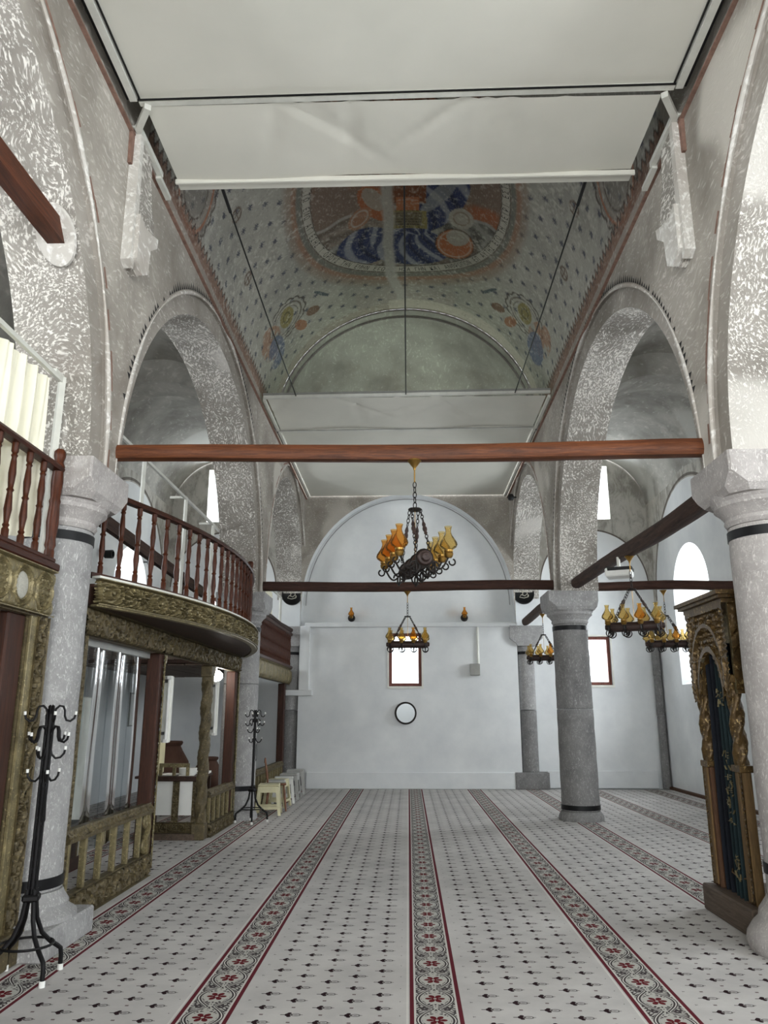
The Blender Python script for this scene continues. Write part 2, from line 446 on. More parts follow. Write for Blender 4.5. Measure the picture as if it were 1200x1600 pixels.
b1, r1 = motif(fx, fy); b2, r2 = motif(gx, gy)
dash = ((eabs(fx) < 0.010) & (eabs(gy) < 0.008)) | ((eabs(gx) < 0.010) & (eabs(fy) < 0.008))
inF = inv(inS)
edge_ok = (xs > 0.335) & (xs < 1.185)
p = m.pos(True)
n1 = m.noise(p, 2.2, 5, 0.6); n2 = m.noise(p, 320, 2, 0.6)
base = m.ramp(n1, [(0.3, C8(174,171,169)), (0.7, C8(195,192,189))])
c = m.mix((dash & inF & edge_ok)*0.85, base, C8(88,66,66))
c = m.mix(((r1 | r2) & inF & edge_ok)*0.85, c, C8(74,68,68))
c = m.mix(((b1 | b2) & inF & edge_ok)*1.0, c, C8(42,27,31))
sb = m.mix(inS, c, C8(176,174,168))
sb = m.mix(inS & (dark | E.m('MULTIPLY', frame, 1.0)), sb, C8(66,60,62))
sb = m.mix(inS & halo & inv(frame) & inv(frame2), sb, C8(206,204,198))
sb = m.mix(inS & rose, sb, C8(92,28,34))
sb = m.mix(inS & pale, sb, C8(196,193,188))
sb = m.mix(inS & maroon, sb, C8(94,38,46))
line = eabs(xs-1.222) < 0.005
sb = m.mix(line*0.6, sb, C8(214,212,206))
m.color(sb); m.bump(n2, 0.25, 0.004)

# ------------------------------------------------------------------ structure
XN, XA, XW, ZS, YF = 2.36, 3.0, 5.6, 3.42, 17.6
ARCHES = [(-3.7, 2.5, 2.73), (2.45, 3.02, 2.75), (9.08, 3.0, 2.76), (15.25, 2.42, 2.8)]
YB = -5.2
struct(MB().box(-7, 7, YB-0.6, 18.4, -0.3, -0.012).build('floor', 'stone_grey_wall'))
cp = MB().grid(lambda a, b: (-5.58+11.16*a, YB+0.05+(YF-0.06-YB)*b, 0.0), 8, 16)
b0 = MB().box(-5.58, 5.58, YB+0.05, 17.3, -0.012, 0.0)
tag(b0.build('carpet', 'carpet_print'), 'pale grey patterned prayer carpet with maroon bordered ornamental stripes covering the floor', 'carpet')

# nave arcade walls (stepped arches) ---------------------------------
def arcade(side):
    s = side
    inner = []; outer = []
    inner.append((YB, ZS)); outer.append((YB, ZS))
    for (yc, a, b) in ARCHES:
        N = 56
        for i in range(N+1):
            t = PI-PI*i/N
            inner.append((yc+a*math.cos(t), ZS+b*math.sin(t))); outer.append((yc+(a+0.2)*math.cos(t), ZS+(b+0.24)*math.sin(t)))
    inner.append((YF+0.3, ZS)); outer.append((YF+0.3, ZS))
    inner = [(min(y, YF+0.3), z) for y, z in inner]; outer = [(max(YB, min(y, YF+0.3)), z) for y, z in outer]
    n = len(inner); TOP = 6.62; XS = 2.415
    w = MB()
    def strip(A, B):
        w.add(A+B, [(i, i+1, len(A)+i+1, len(A)+i) for i in range(len(A)-1)])
    strip([(s*XN, y, z) for y, z in outer], [(s*XN, y, TOP) for y, z in outer])
    strip([(s*XA, y, z) for y, z in inner], [(s*XA, y, TOP+1.6) for y, z in inner])
    strip([(s*XN, y, TOP) for y, z in outer], [(s*XA, y, TOP) for y, z in inner])
    root = struct(w.build('wall_nave_%s' % ('right' if s > 0 else 'left'), 'nave_plaster'))
    w = MB(); strip([(s*XS, y, z) for y, z in inner], [(s*XS, y, z) for y, z in outer]); strip([(s*XN, y, z) for y, z in outer], [(s*XS, y, z) for y, z in outer])
    w.build('archivolt', 'archivolt_plaster', root)
    w = MB(); strip([(s*XS, y, z) for y, z in inner], [(s*XA, y, z) for y, z in inner])
    w.build('arch_soffit', 'soffit_plaster', root, smooth=True)
    for k, (yc, a, b) in enumerate(ARCHES[1:]):
        ts = [PI*i/70 for i in range(71)]
        pts = [(s*(XN+0.004), yc+(a+0.2)*math.cos(t), ZS+(b+0.24)*math.sin(t)) for t in ts]
        rr = [0.016+0.008*math.sin(9*t+k) for t in ts]
        MB().tube(pts, rr, 6).build('arch_bead', 'bead_plaster', root, smooth=True)
        w = MB()
        if k == 1:      # painted saw-tooth around the middle arch
            nt_ = 112
            for i in range(nt_):
                t0 = 0.22+(PI-0.44)*i/nt_; t1 = 0.22+(PI-0.44)*(i+0.82)/nt_; tm = (t0+t1)/2
                P = lambda t, g: (s*(XN-0.002), yc+(a+0.2+g)*math.cos(t), ZS+(b+0.24+g)*math.sin(t))
                hgt = (0.085 if 0.9 < tm < 2.3 else 0.06)*random.uniform(.7, 1.15)
                if tm > 2.35 and random.random() < 0.3: continue
                w.add([P(t0, 0.03), P(t1, 0.03), P(tm, 0.03+hgt)], [(0, 1, 2)])
            w.build('painted_saw_tooth', 'zigzag_black', root)
        else:
            for i in range(60):
                t0 = PI*i/60; t1 = PI*(i+1)/60
                if random.random() < 0.25: continue
                P = lambda t, g: (s*(XN-0.002), yc+(a+0.2+g)*math.cos(t), ZS+(b+0.24+g)*math.sin(t))
                g = 0.035+0.012*math.sin(i*1.7); w.add([P(t0, g), P(t1, g), P(t1, g+0.03), P(t0, g+0.035)], [(0, 1, 2, 3)])
            w.build('painted_red_line', 'sketch_red', root)
    # cornice moulding at the springing of the vault, with a painted red line
    MB().box(min(s*XN, s*(XN-0.035)), max(s*XN, s*(XN-0.035)), YB, YF, 6.40, 6.417).build('cornice_fillet', 'sketch_red', root)
    # remains of a transverse arch: broken corbel on the wall above the near column
    y0 = 5.62
    prof = [(y0,5.22),(y0+0.16,5.16),(y0+0.28,5.24),(y0+0.30,5.52),(y0+0.46,5.66),(y0+0.48,5.86),(y0+0.36,6.05),(y0+0.28,6.44),(y0-0.02,6.44)]
    w = MB().prism(prof, s*XN, s*(XN-0.065), 'x')
    w.build('broken_corbel', 'soffit_plaster', root)
    w = MB().prism([(y0-0.05,5.2),(y0+0.03,5.16),(y0+0.05,5.5),(y0+0.01,6.44),(y0-0.06,6.44)], s*XN, s*(XN-0.085), 'x')
    w.build('corbel_edge', 'bead_plaster', root)
    w = MB().prism([(y0+0.0,5.24),(y0+0.16,5.17),(y0+0.28,5.25),(y0+0.30,5.50),(y0+0.45,5.62),(y0+0.46,5.72),(y0+0.30,5.66),(y0+0.12,5.62),(y0,5.66)], s*XN, s*(XN-0.12), 'x')
    w.build('corbel_ledge', 'bead_plaster', root)
    w = MB().prism([(y0-0.1,6.10),(y0+0.1,6.14),(y0+0.12,6.44),(y0-0.12,6.44)], s*XN, s*(XN-0.03), 'x')
    w.build('rubble_patch', 'sketch_red', root)
    return root
WL = arcade(-1); WR = arcade(1)

# nave vault with frescoes -------------------------------------------
RV, ZV = 2.36, 6.43
def value_noise(A, B, sc, seed):
    rng = np.random.RandomState(seed); T = rng.rand(64, 64)
    a = A*sc; b = B*sc; ia = np.floor(a).astype(int); ib = np.floor(b).astype(int); fa = a-ia; fb = b-ib
    fa = fa*fa*(3-2*fa); fb = fb*fb*(3-2*fb)
    g = lambda i, j: T[i % 64, j % 64]
    return (g(ia,ib)*(1-fa)+g(ia+1,ib)*fa)*(1-fb)+(g(ia,ib+1)*(1-fa)+g(ia+1,ib+1)*fa)*fb
def fbm(A, B, sc, seed, o=4):
    t = 0; amp = 0.5; 
    for k in range(o): t = t+amp*value_noise(A, B, sc*2**k, seed+k); amp *= 0.5
    return t/(1-0.5**o)
def lay(c, mask, col, a=1.0):
    mk = np.clip(mask*a, 0, 1)[..., None]
    return c*(1-mk)+np.array(col, float)*mk
def sm(x, a, b): 
    t = np.clip((x-a)/(b-a), 0, 1); return t*t*(3-2*t)
def ell(S, Y, cx, cy, rx, ry, rot=0.0):
    dx = S-cx; dy = Y-cy; c, s_ = math.cos(rot), math.sin(rot)
    return np.sqrt(((dx*c+dy*s_)/rx)**2+((-dx*s_+dy*c)/ry)**2)
def fresco(S, Y):
    n1 = fbm(S, Y, 1.3, 1); n2 = fbm(S+3, Y*1.0, 6.0, 11); sp = fbm(S, Y, 26, 21, 2)
    c = np.zeros(S.shape+(3,))+np.array((162,159,148.))
    c = lay(c, sm(n1, 0.4, 0.7), (140,138,130), 0.7); c = lay(c, sm(n2, 0.5, 0.75), (182,178,168), 0.5)
    c = lay(c, (np.abs(S) < 0.9)*sm(Y, 11.6, 12.4), (150,136,130), 0.5)
    # stars on a staggered grid
    for off in (0, 1):
        gs = 0.46; gy = 0.40
        fs = (S/gs+off*0.5) % 1-0.5; fy = (Y/gy+off*0.5) % 1-0.5
        r = np.hypot(fs*gs, fy*gy); th = np.arctan2(fy*gy, fs*gs)
        c = lay(c, (r < 0.028+0.032*np.abs(np.cos(4*th))**3)*1.0, (66,70,86), 0.85)
    # great medallion
    rho = ell(S, Y, 0.02, 9.55, 1.5, 1.95)
    c = lay(c, sm(rho, 1.30, 1.2)*sm(rho, 1.0, 1.06), (140,112,92), 0.55)
    c = lay(c, sm(np.abs(rho-1.14), 0.05, 0.01), (158,92,62), 0.45); c = lay(c, sm(np.abs(rho-1.085), 0.04, 0.015), (108,112,104), 0.8)
    ins = (rho < 0.955)
    c = lay(c, ins*1.0, (166,88,54), 1.0)
    c = lay(c, ins*sm(n1, 0.38, 0.6), (118,104,94), 0.85)
    wav = 9.86+0.04*np.sin(S*9)+0.04*(n2-0.5)
    sw = np.sin(14*ell(S, Y, -1.0, 10.9, 1, 0.8)+7*n2+4*n1)
    cl = ins*(Y > wav)
    c = lay(c, cl*1.0, (104,102,98)); c = lay(c, cl*sm(sw, 0.0, 0.8), (160,158,150), 0.7); c = lay(c, cl*sm(-sw, 0.3, 0.9), (72,68,64), 0.7); c = lay(c, cl*sm(n1, 0.5, 0.62), (130,102,86), 0.5)
    c = lay(c, ins*sm(np.abs(Y-wav-0.03), 0.05, 0.02), (176,172,164), 0.7)
    blue = (46,54,98)
    def robe(c, mask, ph, k=34):
        c = lay(c, mask*1.0, blue)
        an = np.arctan2(Y-9.9-0.35*ph, S-0.25+0.45*(ph < 0.5)); rr_ = np.hypot(Y-9.9-0.35*ph, S-0.25+0.45*(ph < 0.5)); f = np.sin(k*0.36*an+9*rr_+4*n1+ph)
        c = lay(c, mask*sm(f, 0.45, 0.95), (160,162,168), 0.75); return lay(c, mask*sm(-f, 0.6, 1.0), (30,34,62), 0.7)
    c = robe(c, ins*(ell(S, Y, -0.62, 10.72, 0.50, 0.48, 0.3) < 1), 0.0, 26)
    c = robe(c, ins*(ell(S, Y, 0.10, 10.85, 0.62, 0.50) < 1), 1.0)
    c = robe(c, ins*(ell(S, Y, 0.45, 9.75, 0.36, 0.85, 0.45) < 1), 2.0, 24)
    c = lay(c, (ell(S, Y, 0.5, 9.55, 0.12, 0.5, 0.5) < 1)*1.0, (150,152,152), 0.7)
    k1 = ell(S, Y, 0.80, 10.62, 0.30, 0.40, 0.3)
    c = lay(c, (k1 < 1)*1.0, (176,92,52)); c = lay(c, (ell(S, Y, 0.84, 10.42, 0.17, 0.24, 0.4) < 1)*1.0, (160,152,140)); c = lay(c, sm(np.abs(k1-0.85), 0.06, 0.02)*(k1 < 1), (190,180,168), 0.7); c = lay(c, sm(np.abs(k1-1.0), 0.06, 0.02), (70,52,44), 0.7)
    k2 = ell(S, Y, 0.86, 9.95, 0.19, 0.24, 0.2); c = lay(c, (k2 < 1)*1.0, (166,158,146)); c = lay(c, sm(np.abs(k2-0.62), 0.08, 0.03), (120,92,76), 0.6)
    k3 = ell(S, Y, -0.42, 9.72, 0.22, 0.46, -0.4); c = lay(c, (k3 < 1)*1.0, (172,90,52)); c = lay(c, (ell(S, Y, -0.45, 9.62, 0.13, 0.3, -0.4) < 1)*1.0, (160,154,142), 0.85)
    k4 = ell(S, Y, -0.68, 9.98, 0.16, 0.26, 0.5); c = lay(c, (k4 < 1)*1.0, (168,110,80), 0.8); c = lay(c, sm(np.abs(k4-0.7), 0.1, 0.04), (184,178,166), 0.8)
    c = lay(c, ((np.abs(S-0.05) < 0.26) & (Y < 9.75))*1.0, (120,62,36)); c = lay(c, ((np.abs(S-0.05) < 0.17) & (Y > 9.62) & (Y < 9.95))*1.0, (178,98,58))
    bk = (np.abs(S-0.08-0.25*(Y-10.1)*0.2) < 0.26) & (np.abs(Y-10.15) < 0.22)
    c = lay(c, bk*1.0, (140,126,70)); c = lay(c, bk*(np.abs(S-0.06) < 0.21)*(np.abs(Y-10.13) < 0.17), (112,100,74)); c = lay(c, bk*(np.abs(S-0.06) < 0.19)*(np.sin(Y*95) > 0.3)*(np.sin(S*160+40*n2) > -0.3), (62,52,42), 0.8)
    # inscription band
    c = lay(c, sm(np.abs(rho-1.0), 0.05, 0.042), (186,180,166)); c = lay(c, sm(np.abs(np.abs(rho-1.0)-0.047), 0.008, 0.003), (66,58,52), 0.8)
    # side medallions
    for sg in (-1, 1):
        A = S*sg
        rr = ell(A, Y, 2.30, 11.30, 0.46, 0.42, -0.5); th = np.arctan2(Y-11.30, A-2.30)
        sc = rr/(1+0.09*np.abs(np.sin(7*th)))
        for q, wd, col in ((0.98, 0.05, (60,52,46)), (0.84, 0.05, (84,74,64)), (0.72, 0.03, (168,160,142)), (0.66, 0.02, (70,62,54))): c = lay(c, sm(np.abs((sc if q > 0.9 else rr)-q), wd, wd*0.4), col, 0.8)
        c = lay(c, (ell(A, Y, 2.26, 11.26, 0.17, 0.25, 0.0) < 1)*1.0, (136,124,70)); c = lay(c, sm(np.abs(ell(A, Y, 2.26, 11.26, 0.10, 0.15)-0.8), 0.2, 0.08), (84,76,50), 0.7)
        c = lay(c, (ell(A, Y, 2.02, 11.86, 0.10, 0.22, 0.4) < 1)*1.0, (158,92,56), 0.8); c = lay(c, (ell(A, Y, 1.72, 11.76, 0.11, 0.16, 0.8) < 1)*1.0, (118,86,66), 0.9)
        c = lay(c, (ell(A, Y, 1.50, 11.45, 0.035, 0.22, 0.6) < 1)*1.0, (70,84,92), 0.9)
        c = lay(c, (ell(A, Y, 2.75, 11.35, 0.30, 0.5, 0.3) < 1)*sm(n2, 0.4, 0.55), (160,106,78), 0.7); c = lay(c, (ell(A, Y, 2.72, 11.7, 0.26, 0.4) < 1)*sm(n1, 0.4, 0.5), (84,96,128), 0.8)
        rr = ell(A, Y, 3.05, 7.15, 0.50, 0.55)
        c = lay(c, (rr < 1)*1.0, (112,104,96), 0.6)
        th = np.arctan2(Y-7.15, A-3.05); sc = rr/(1+0.07*np.abs(np.sin(9*th)))
        for q, wd, col in ((1.0, 0.05, (70,60,54)), (0.86, 0.06, (164,92,62)), (0.72, 0.06, (150,140,128)), (0.6, 0.03, (80,66,58))): c = lay(c, sm(np.abs((sc if q == 1.0 else rr)-q), wd, wd*0.4), col, 0.8)
        # toothed border above the cornice
        tooth = 3.42-0.10*np.abs(((Y/0.13) % 1)-0.5)*2
        c = lay(c, (A > tooth)*1.0, (126,84,66), 0.75); c = lay(c, (np.abs(A-tooth) < 0.022)*1.0, (64,54,50), 0.8); c = lay(c, (A > 3.55)*1.0, (150,140,130), 0.9)
        # small cross-in-circle marks
        for (a0, y0) in ((2.55, 8.25), (2.75, 9.4), (2.2, 7.4)):
            q = ell(A, Y, a0, y0, 0.11, 0.11); c = lay(c, sm(np.abs(q-0.85), 0.2, 0.1), (96,76,64), 0.8); c = lay(c, (q < 0.85)*((np.abs(A-a0) < 0.012) | (np.abs(Y-y0) < 0.012)), (96,76,64), 0.8)
    # repaired crack and plaster edging near the end arch
    cs = -0.25+0.22*sm(Y, 11.5, 12.6)+0.05*(n1-0.5)
    c = lay(c, sm(np.abs(S-cs), 0.10+0.05*n2, 0.06), (172,167,160), 0.95)
    c = lay(c, sm(Y, 12.45+0.1*(n1-0.5), 12.5)*(S > -0.3), (186,176,162), 0.9); c = lay(c, sm(Y, 12.5+0.15*(n1-0.5), 12.6)*(S <= -0.3), (158,146,132), 0.8)
    c = lay(c, sm(np.abs(Y-(12.32-0.35*(S < -0.2)*0)), 0.02, 0.01)*(S > 0), (120,108,98), 0.4)
    gl = c.mean(-1, keepdims=True); c = c*0.80+gl*0.20; c = c*0.90+np.array((150,147,138.))*0.10
    # abrasion
    c = lay(c, sm(sp, 0.66, 0.8), (206,203,194), 0.45); c = lay(c, sm(fbm(S, Y, 40, 31, 2), 0.7, 0.84), (110,107,102), 0.35)
    c = lay(c, sm(fbm(S*0.7, Y, 2.2, 41), 0.5, 0.75)*sm(sp, 0.5, 0.7), (188,184,174), 0.55)
    return c
def vault_piece(name, y0, y1, nu, nv, paint, mat):
    th = np.linspace(-PI/2, PI/2, nu+1); yy = np.linspace(y0, y1, nv+1)
    TH, YY = np.meshgrid(th, yy, indexing='ij')
    V = np.stack([RV*np.sin(TH), YY, ZV+RV*np.cos(TH)], -1).reshape(-1, 3)
    i, j = np.meshgrid(np.arange(nu), np.arange(nv), indexing='ij'); q = (i*(nv+1)+j).ravel()
    Fc = np.stack([q, q+1, q+nv+2, q+nv+1], -1)
    me = bpy.data.meshes.new(name); me.vertices.add(len(V)); me.vertices.foreach_set('co', V.ravel().astype(np.float32))
    me.loops.add(Fc.size); me.loops.foreach_set('vertex_index', Fc.ravel().astype(np.int32))
    me.polygons.add(len(Fc)); me.polygons.foreach_set('loop_start', (np.arange(len(Fc))*4).astype(np.int32)); me.polygons.foreach_set('loop_total', np.full(len(Fc), 4, np.int32))
    me.polygons.foreach_set('use_smooth', np.ones(len(Fc), bool)); me.update(calc_edges=True)
    if paint:
        c = np.clip(fresco(TH*RV, YY), 0, 255)/255.0; lin = np.where(c > 0.04045, ((c+0.055)/1.055)**2.4, c/12.92)
        at = me.color_attributes.new('fresco', 'FLOAT_COLOR', 'POINT'); at.data.foreach_set('color', np.concatenate([lin.reshape(-1,3), np.ones((len(V),1))], 1).ravel().astype(np.float32))
    me.materials.append(M[mat]); o = bpy.data.objects.new(name, me); COL.objects.link(o); return struct(o)
m = Mat('fresco_paint', 0.9, 0.12); at = m.n('ShaderNodeAttribute', attribute_name='fresco')
nn = m.noise(m.map((60, 14, 60), (0.3, 0, 0.6), obj=False), 1.0, 3, 0.6)
m.color(m.mix(m.smooth(nn, 0.52, 0.70)*0.25, at.outputs['Color'], C8(190,187,178))); m.bump(nn, 0.25, 0.012)
VF = vault_piece('ceiling_nave_vault', 5.9, 12.82, 460, 430, True, 'fresco_paint')
vault_piece('ceiling_nave_west', YB-0.1, 5.9, 40, 8, False, 'nave_plaster')
# east end: recessed arch and half dome
def conch():
    w = MB(); N = 48
    rings = [(2.36, 12.82), (2.325, 12.82), (2.325, 13.02), (2.29, 13.02), (2.29, 13.1)]
    for k in range(1, 15):
        a = k/15*PI/2; rings.append((2.29*math.cos(a)+0.0, 13.1+2.25*math.sin(a)))
    vs = []; 
    for r, y in rings:
        for i in range(N+1):
            t = PI*i/N; vs.append((-r*math.cos(t), y, max(ZV+r*math.sin(t), 6.62 if y > 13.2 else ZV)))
    fs = [(k*(N+1)+i, k*(N+1)+i+1, (k+1)*(N+1)+i+1, (k+1)*(N+1)+i) for k in range(len(rings)-1) for i in range(N)]
    w.add(vs, fs); o = struct(w.build('ceiling_conch', 'conch_plaster', smooth=True)); return o
conch()
struct(MB().box(-.6, .6, 15.06, 15.07, 6.66, 7.24).build('window_17', 'window_glass'))
# band of old inscription around the medallion (painted letters following the vault)
def vault_pt(S, Y, d=0.004): a = S/RV; return (( RV-d)*math.sin(a), Y, ZV+(RV-d)*math.cos(a))
def painted_text(txt, phis, name, size=0.115, ell_c=(0.02, 9.55, 1.5, 1.95), wscale=0.8):
    """letters along the ellipse: phis = angle per letter; tops face the centre"""
    w = MB(); cx, cy, a, b = ell_c
    for ch, ph in zip(txt, phis):
        if ch == ' ': continue
        cu = bpy.data.curves.new('glyph', 'FONT'); cu.body = ch; cu.size = 1.0; cu.align_x = 'CENTER'; cu.resolution_u = 2
        ob = bpy.data.objects.new('glyph', cu); COL.objects.link(ob)
        me = ob.to_mesh(); px, py = cx+a*math.sin(ph), cy+b*math.cos(ph)
        tx, ty = a*math.cos(ph), -b*math.sin(ph); L = math.hypot(tx, ty); tx /= L; ty /= L
        nx, ny = -(px-cx)/a**2, -(py-cy)/b**2; L = math.hypot(nx, ny); nx /= L; ny /= L
        vs = [vault_pt(px+v.co.x*size*wscale*tx*1.0+(v.co.y-0.35)*size*1.25*nx, py+v.co.x*size*wscale*ty+(v.co.y-0.35)*size*1.25*ny) for v in me.vertices]
        fs = [tuple(p.vertices) for p in me.polygons]; w.add(vs, fs)
        ob.to_mesh_clear(); bpy.data.objects.remove(ob); bpy.data.curves.remove(cu)
    return w.build(name, 'zigzag_black', VF, fix=False)
t1 = 'ΤΩ ΕΜΩ ΑΓΙΕΣΗΣ Τ ΟΡΟΥΣ ΤΗΝ ΕΜΗΝ ΕΓΩ'
t2 = 'ΗΣΑ ΓΗΝ ΚΑΙ ΑΝΘΡΩΠΟΝ ΕΠ ΑΥΤΗΣ ΕΓΩ ΤΗ ΧΕΙΡΙ ΕΣΤΕ'
painted_text(t1, [lerp(-1.86, -0.26, i/(len(t1)-1)) for i in range(len(t1))], 'painted_inscription')
painted_text(t2, [lerp(-0.06, 1.95, i/(len(t2)-1)) for i in range(len(t2))], 'painted_inscription')

# aisles --------------------------------------------------------------
def aisle_vault(s):
    def B1(x): return 6.15+1.35*math.sqrt(max(0, 1-((x-4.3)/1.32)**2))
    def z(x, y):
        v = B1(x)
        for yc, a, b in ARCHES:
            if abs(y-yc) < a+0.06: v = max(v, ZS+0.06+(b+0.03)*math.sqrt(max(0, 1-((y-yc)/(a+0.06))**2)))
        for yt in (5.77, 12.45, -0.9):
            if abs(y-yt) < 0.33: v = 5.9+1.2*math.sqrt(max(0, 1-((x-4.3)/1.32)**2))
        return v
    ys = []; y = YB-0.1
    while y < YF+0.05: ys.append(y); y += 0.08
    for yt in (5.77, 12.45, -0.9): ys += [yt-0.3301, yt-0.3299, yt+0.3299, yt+0.3301]
    ys = sorted(ys); xs = [2.98+2.64*i/40 for i in range(41)]
    w = MB(); w.v = [(s*x, y, z(x, y)) for y in ys for x in xs]; nx = len(xs)
    w.f = [(j*nx+i, j*nx+i+1, (j+1)*nx+i+1, (j+1)*nx+i) for j in range(len(ys)-1) for i in range(nx-1)]
    struct(w.build('ceiling_aisle_%s' % ('right' if s > 0 else 'left'), 'aisle_plaster', smooth=True))
aisle_vault(1); aisle_vault(-1)
def side_wall(s):
    w = MB(); X0 = s*XW; X1 = s*6.28; ZT = 8.3
    zb = 2.12 if s > 0 else 2.95
    y = YB-0.3
    panes = []; reveal = MB()
    for wy in WIN_Y:
        hw = 0.98; zs_ = 3.88
        w.add([(X0,y,-.1),(X0,wy-hw,-.1),(X0,wy-hw,ZT),(X0,y,ZT)], [(0,1,2,3)])
        w.add([(X0,wy-hw,-.1),(X0,wy+hw,-.1),(X0,wy+hw,zb),(X0,wy-hw,zb)], [(0,1,2,3)])
        arc = [(wy-hw*math.cos(PI*i/20), zs_+hw*math.sin(PI*i/20)) for i in range(21)]
        vs = [(X0,a,b) for a,b in arc]+[(X0,a,ZT) for a,b in arc]; w.add(vs, [(i,i+1,22+i,21+i) for i in range(20)])
        loop = [(wy-hw, zb)]+arc+[(wy+hw, zb)]
        out = [(wy+(a-wy)*0.66, zb+0.35+(b-zb)*0.80) for a, b in loop]
        L = len(loop); vs = [(X0,a,b) for a,b in loop]+[(X1,a,b) for a,b in out]; reveal.add(vs, [(i,(i+1)%L,L+(i+1)%L,L+i) for i in range(L)])
        panes.append(out); y = wy+hw
    w.add([(X0,y,-.1),(X0,YF+.4,-.1),(X0,YF+.4,ZT),(X0,y,ZT)], [(0,1,2,3)])
    root = struct(w.build('wall_%s' % ('right' if s > 0 else 'left'), 'side_wall_paint'))
    reveal.build('window_reveal', 'white_plaster', root, smooth=True)
    for out, wy in zip(panes, WIN_Y):
        n = len(out); pw = MB(); pw.add([(X1,a,b) for a,b in out], [tuple(range(n))])
        win = struct(pw.build('window_%d' % (WIN_Y.index(wy)+1+(4 if s > 0 else 0)), 'window_glass'))
        fr = MB(); fr.tube([(X1-s*0.02,a,b) for a,b in out], 0.035, 6, closed=True)
        fr.bar((X1-s*0.02,wy,zb+.35),(X1-s*0.02,wy,max(b for a,b in out)), .05,.05); fr.bar((X1-s*0.02,wy-.62,zb+1.3),(X1-s*0.02,wy+.62,zb+1.3),.05,.05)
        fr.build('window_frame', 'rail_wood', win)
side_wall(1); side_wall(-1)

def wall_holes(x0, x1, z0, z1, holes, y0, y1):
    """wall in the XZ plane with rectangular openings"""
    xs = sorted(set([x0, x1]+[h[0] for h in holes]+[h[1] for h in holes])); zs = sorted(set([z0, z1]+[h[2] for h in holes]+[h[3] for h in holes]))
    w = MB()
    for a, b in zip(xs, xs[1:]):
        for c, d in zip(zs, zs[1:]):
            if any(h[0] <= (a+b)/2 <= h[1] and h[2] <= (c+d)/2 <= h[3] for h in holes): continue
            w.box(a, b, y0, y1, c, d)
    return w
NW = (-0.42, 0.30, 2.13, 3.29); RW = (3.83, 4.54, 2.16, 3.23); LW = (-4.54, -3.83, 3.1, 4.15); HR = (4.26, 4.76, 5.95, 7.25); HL = (-4.76, -4.26, 5.95, 7.25)
FW = struct(wall_holes(-7, 7, -0.1, 9.4, [NW, RW, LW, HR, HL], YF, YF+0.42).build('wall_far', 'far_wall_paint'))
# lower part of the nave end stands forward of the lunette above it
wall_holes(-2.42, 2.42, 0, 3.46, [NW], 17.32, YF+0.002).build('lower_wall', 'white_plaster', FW)
arc = [(-2.40*math.cos(PI*i/40), 3.95+2.56*math.sin(PI*i/40)) for i in range(41)]
w = MB(); A = [(-2.42, 3.46)]+arc+[(2.42, 3.46)]
A2 = [(-2.42, 3.46)]+[(a*1.0, b) for a, b in arc]+[(2.42, 3.46)]
n = len(A)
w.add([(a,17.30,b) for a,b in A]+[(a,17.30,9.0) for a,b in A], [(i,i+1,n+i+1,n+i) for i in range(n-1)])
w.build('spandrel', 'nave_plaster', FW)
w = MB(); w.add([(a,17.30,b) for a,b in A]+[(a,YF,b) for a,b in A], [(i,i+1,n+i+1,n+i) for i in range(n-1)]); w.build('lunette_soffit', 'white_plaster', FW, smooth=True)
MB().tube([(a*0.972,YF-0.012,3.95+(b-3.95)*0.985) for a,b in arc], 0.010, 5).build('lunette_line', 'stone_grey_wall', FW)
MB().cbox(-2.3, 2.42, 17.24, 17.34, 3.42, 3.52, .015).build('string_course', 'white_plaster', FW)
MB().cbox(-2.40, -2.18, 17.22, 17.34, 1.95, 3.44, .01).cbox(-2.75, -2.10, 17.18, 17.34, 1.93, 2.05, .01).build('corner_strip', 'white_plaster', FW)
# plinth course / baseboards
struct(MB().cbox(-2.2, 2.26, 17.26, 17.33, 0.0, 0.34, .012).build('baseboard_far', 'white_plaster'))
struct(MB().cbox(2.98, 5.35, YF-0.06, YF+0.01, 0.0, 0.36, .012).build('baseboard_aisle_right', 'white_plaster'))
struct(MB().box(5.52, 5.6, 5.8, YF, 0.0, 0.05).build('baseboard_right', 'red_raw_wood'))
# windows in the far wall
def rect_window(name, h, y, label=None):
    x0, x1, z0, z1 = h; t = 0.07
    win = struct(MB().box(x0+t, x1-t, y+.02, y+.03, z0+t, z1-t).build(name, 'window_glass'))
    MB().cbox(x0,x0+t,y-.02,y+.06,z0,z1,.006).cbox(x1-t,x1,y-.02,y+.06,z0,z1,.006).cbox(x0+t,x1-t,y-.02,y+.06,z1-t,z1,.006).cbox(x0+t,x1-t,y-.02,y+.06,z0,z0+t,.006).build('window_frame', 'red_frame', win)
    return win
wood('red_frame', C8(92,50,42), C8(128,78,66), axis=2)
for nm, h, y in (('window_9', NW, 17.40), ('window_10', RW, 17.68), ('window_11', LW, 17.68)):
    win = rect_window(nm, h, y)
    yf = 17.32 if nm == 'window_9' else YF
    x0, x1, z0, z1 = h
    MB().box(x0-.035,x0,yf-.012,yf+.01,z0-.05,z1+.035).box(x1,x1+.035,yf-.012,yf+.01,z0-.05,z1+.035).box(x0,x1,yf-.012,yf+.01,z1,z1+.035).box(x0,x1,yf-.02,yf+.01,z0-.05,z0).build('window_casing', 'white_paint', win)
for nm, h in (('window_12', HR), ('window_13', HL)):
    x0, x1, z0, z1 = h; struct(MB().box(x0, x1, YF+.3, YF+.31, z0, z1).build(nm, 'window_glass'))
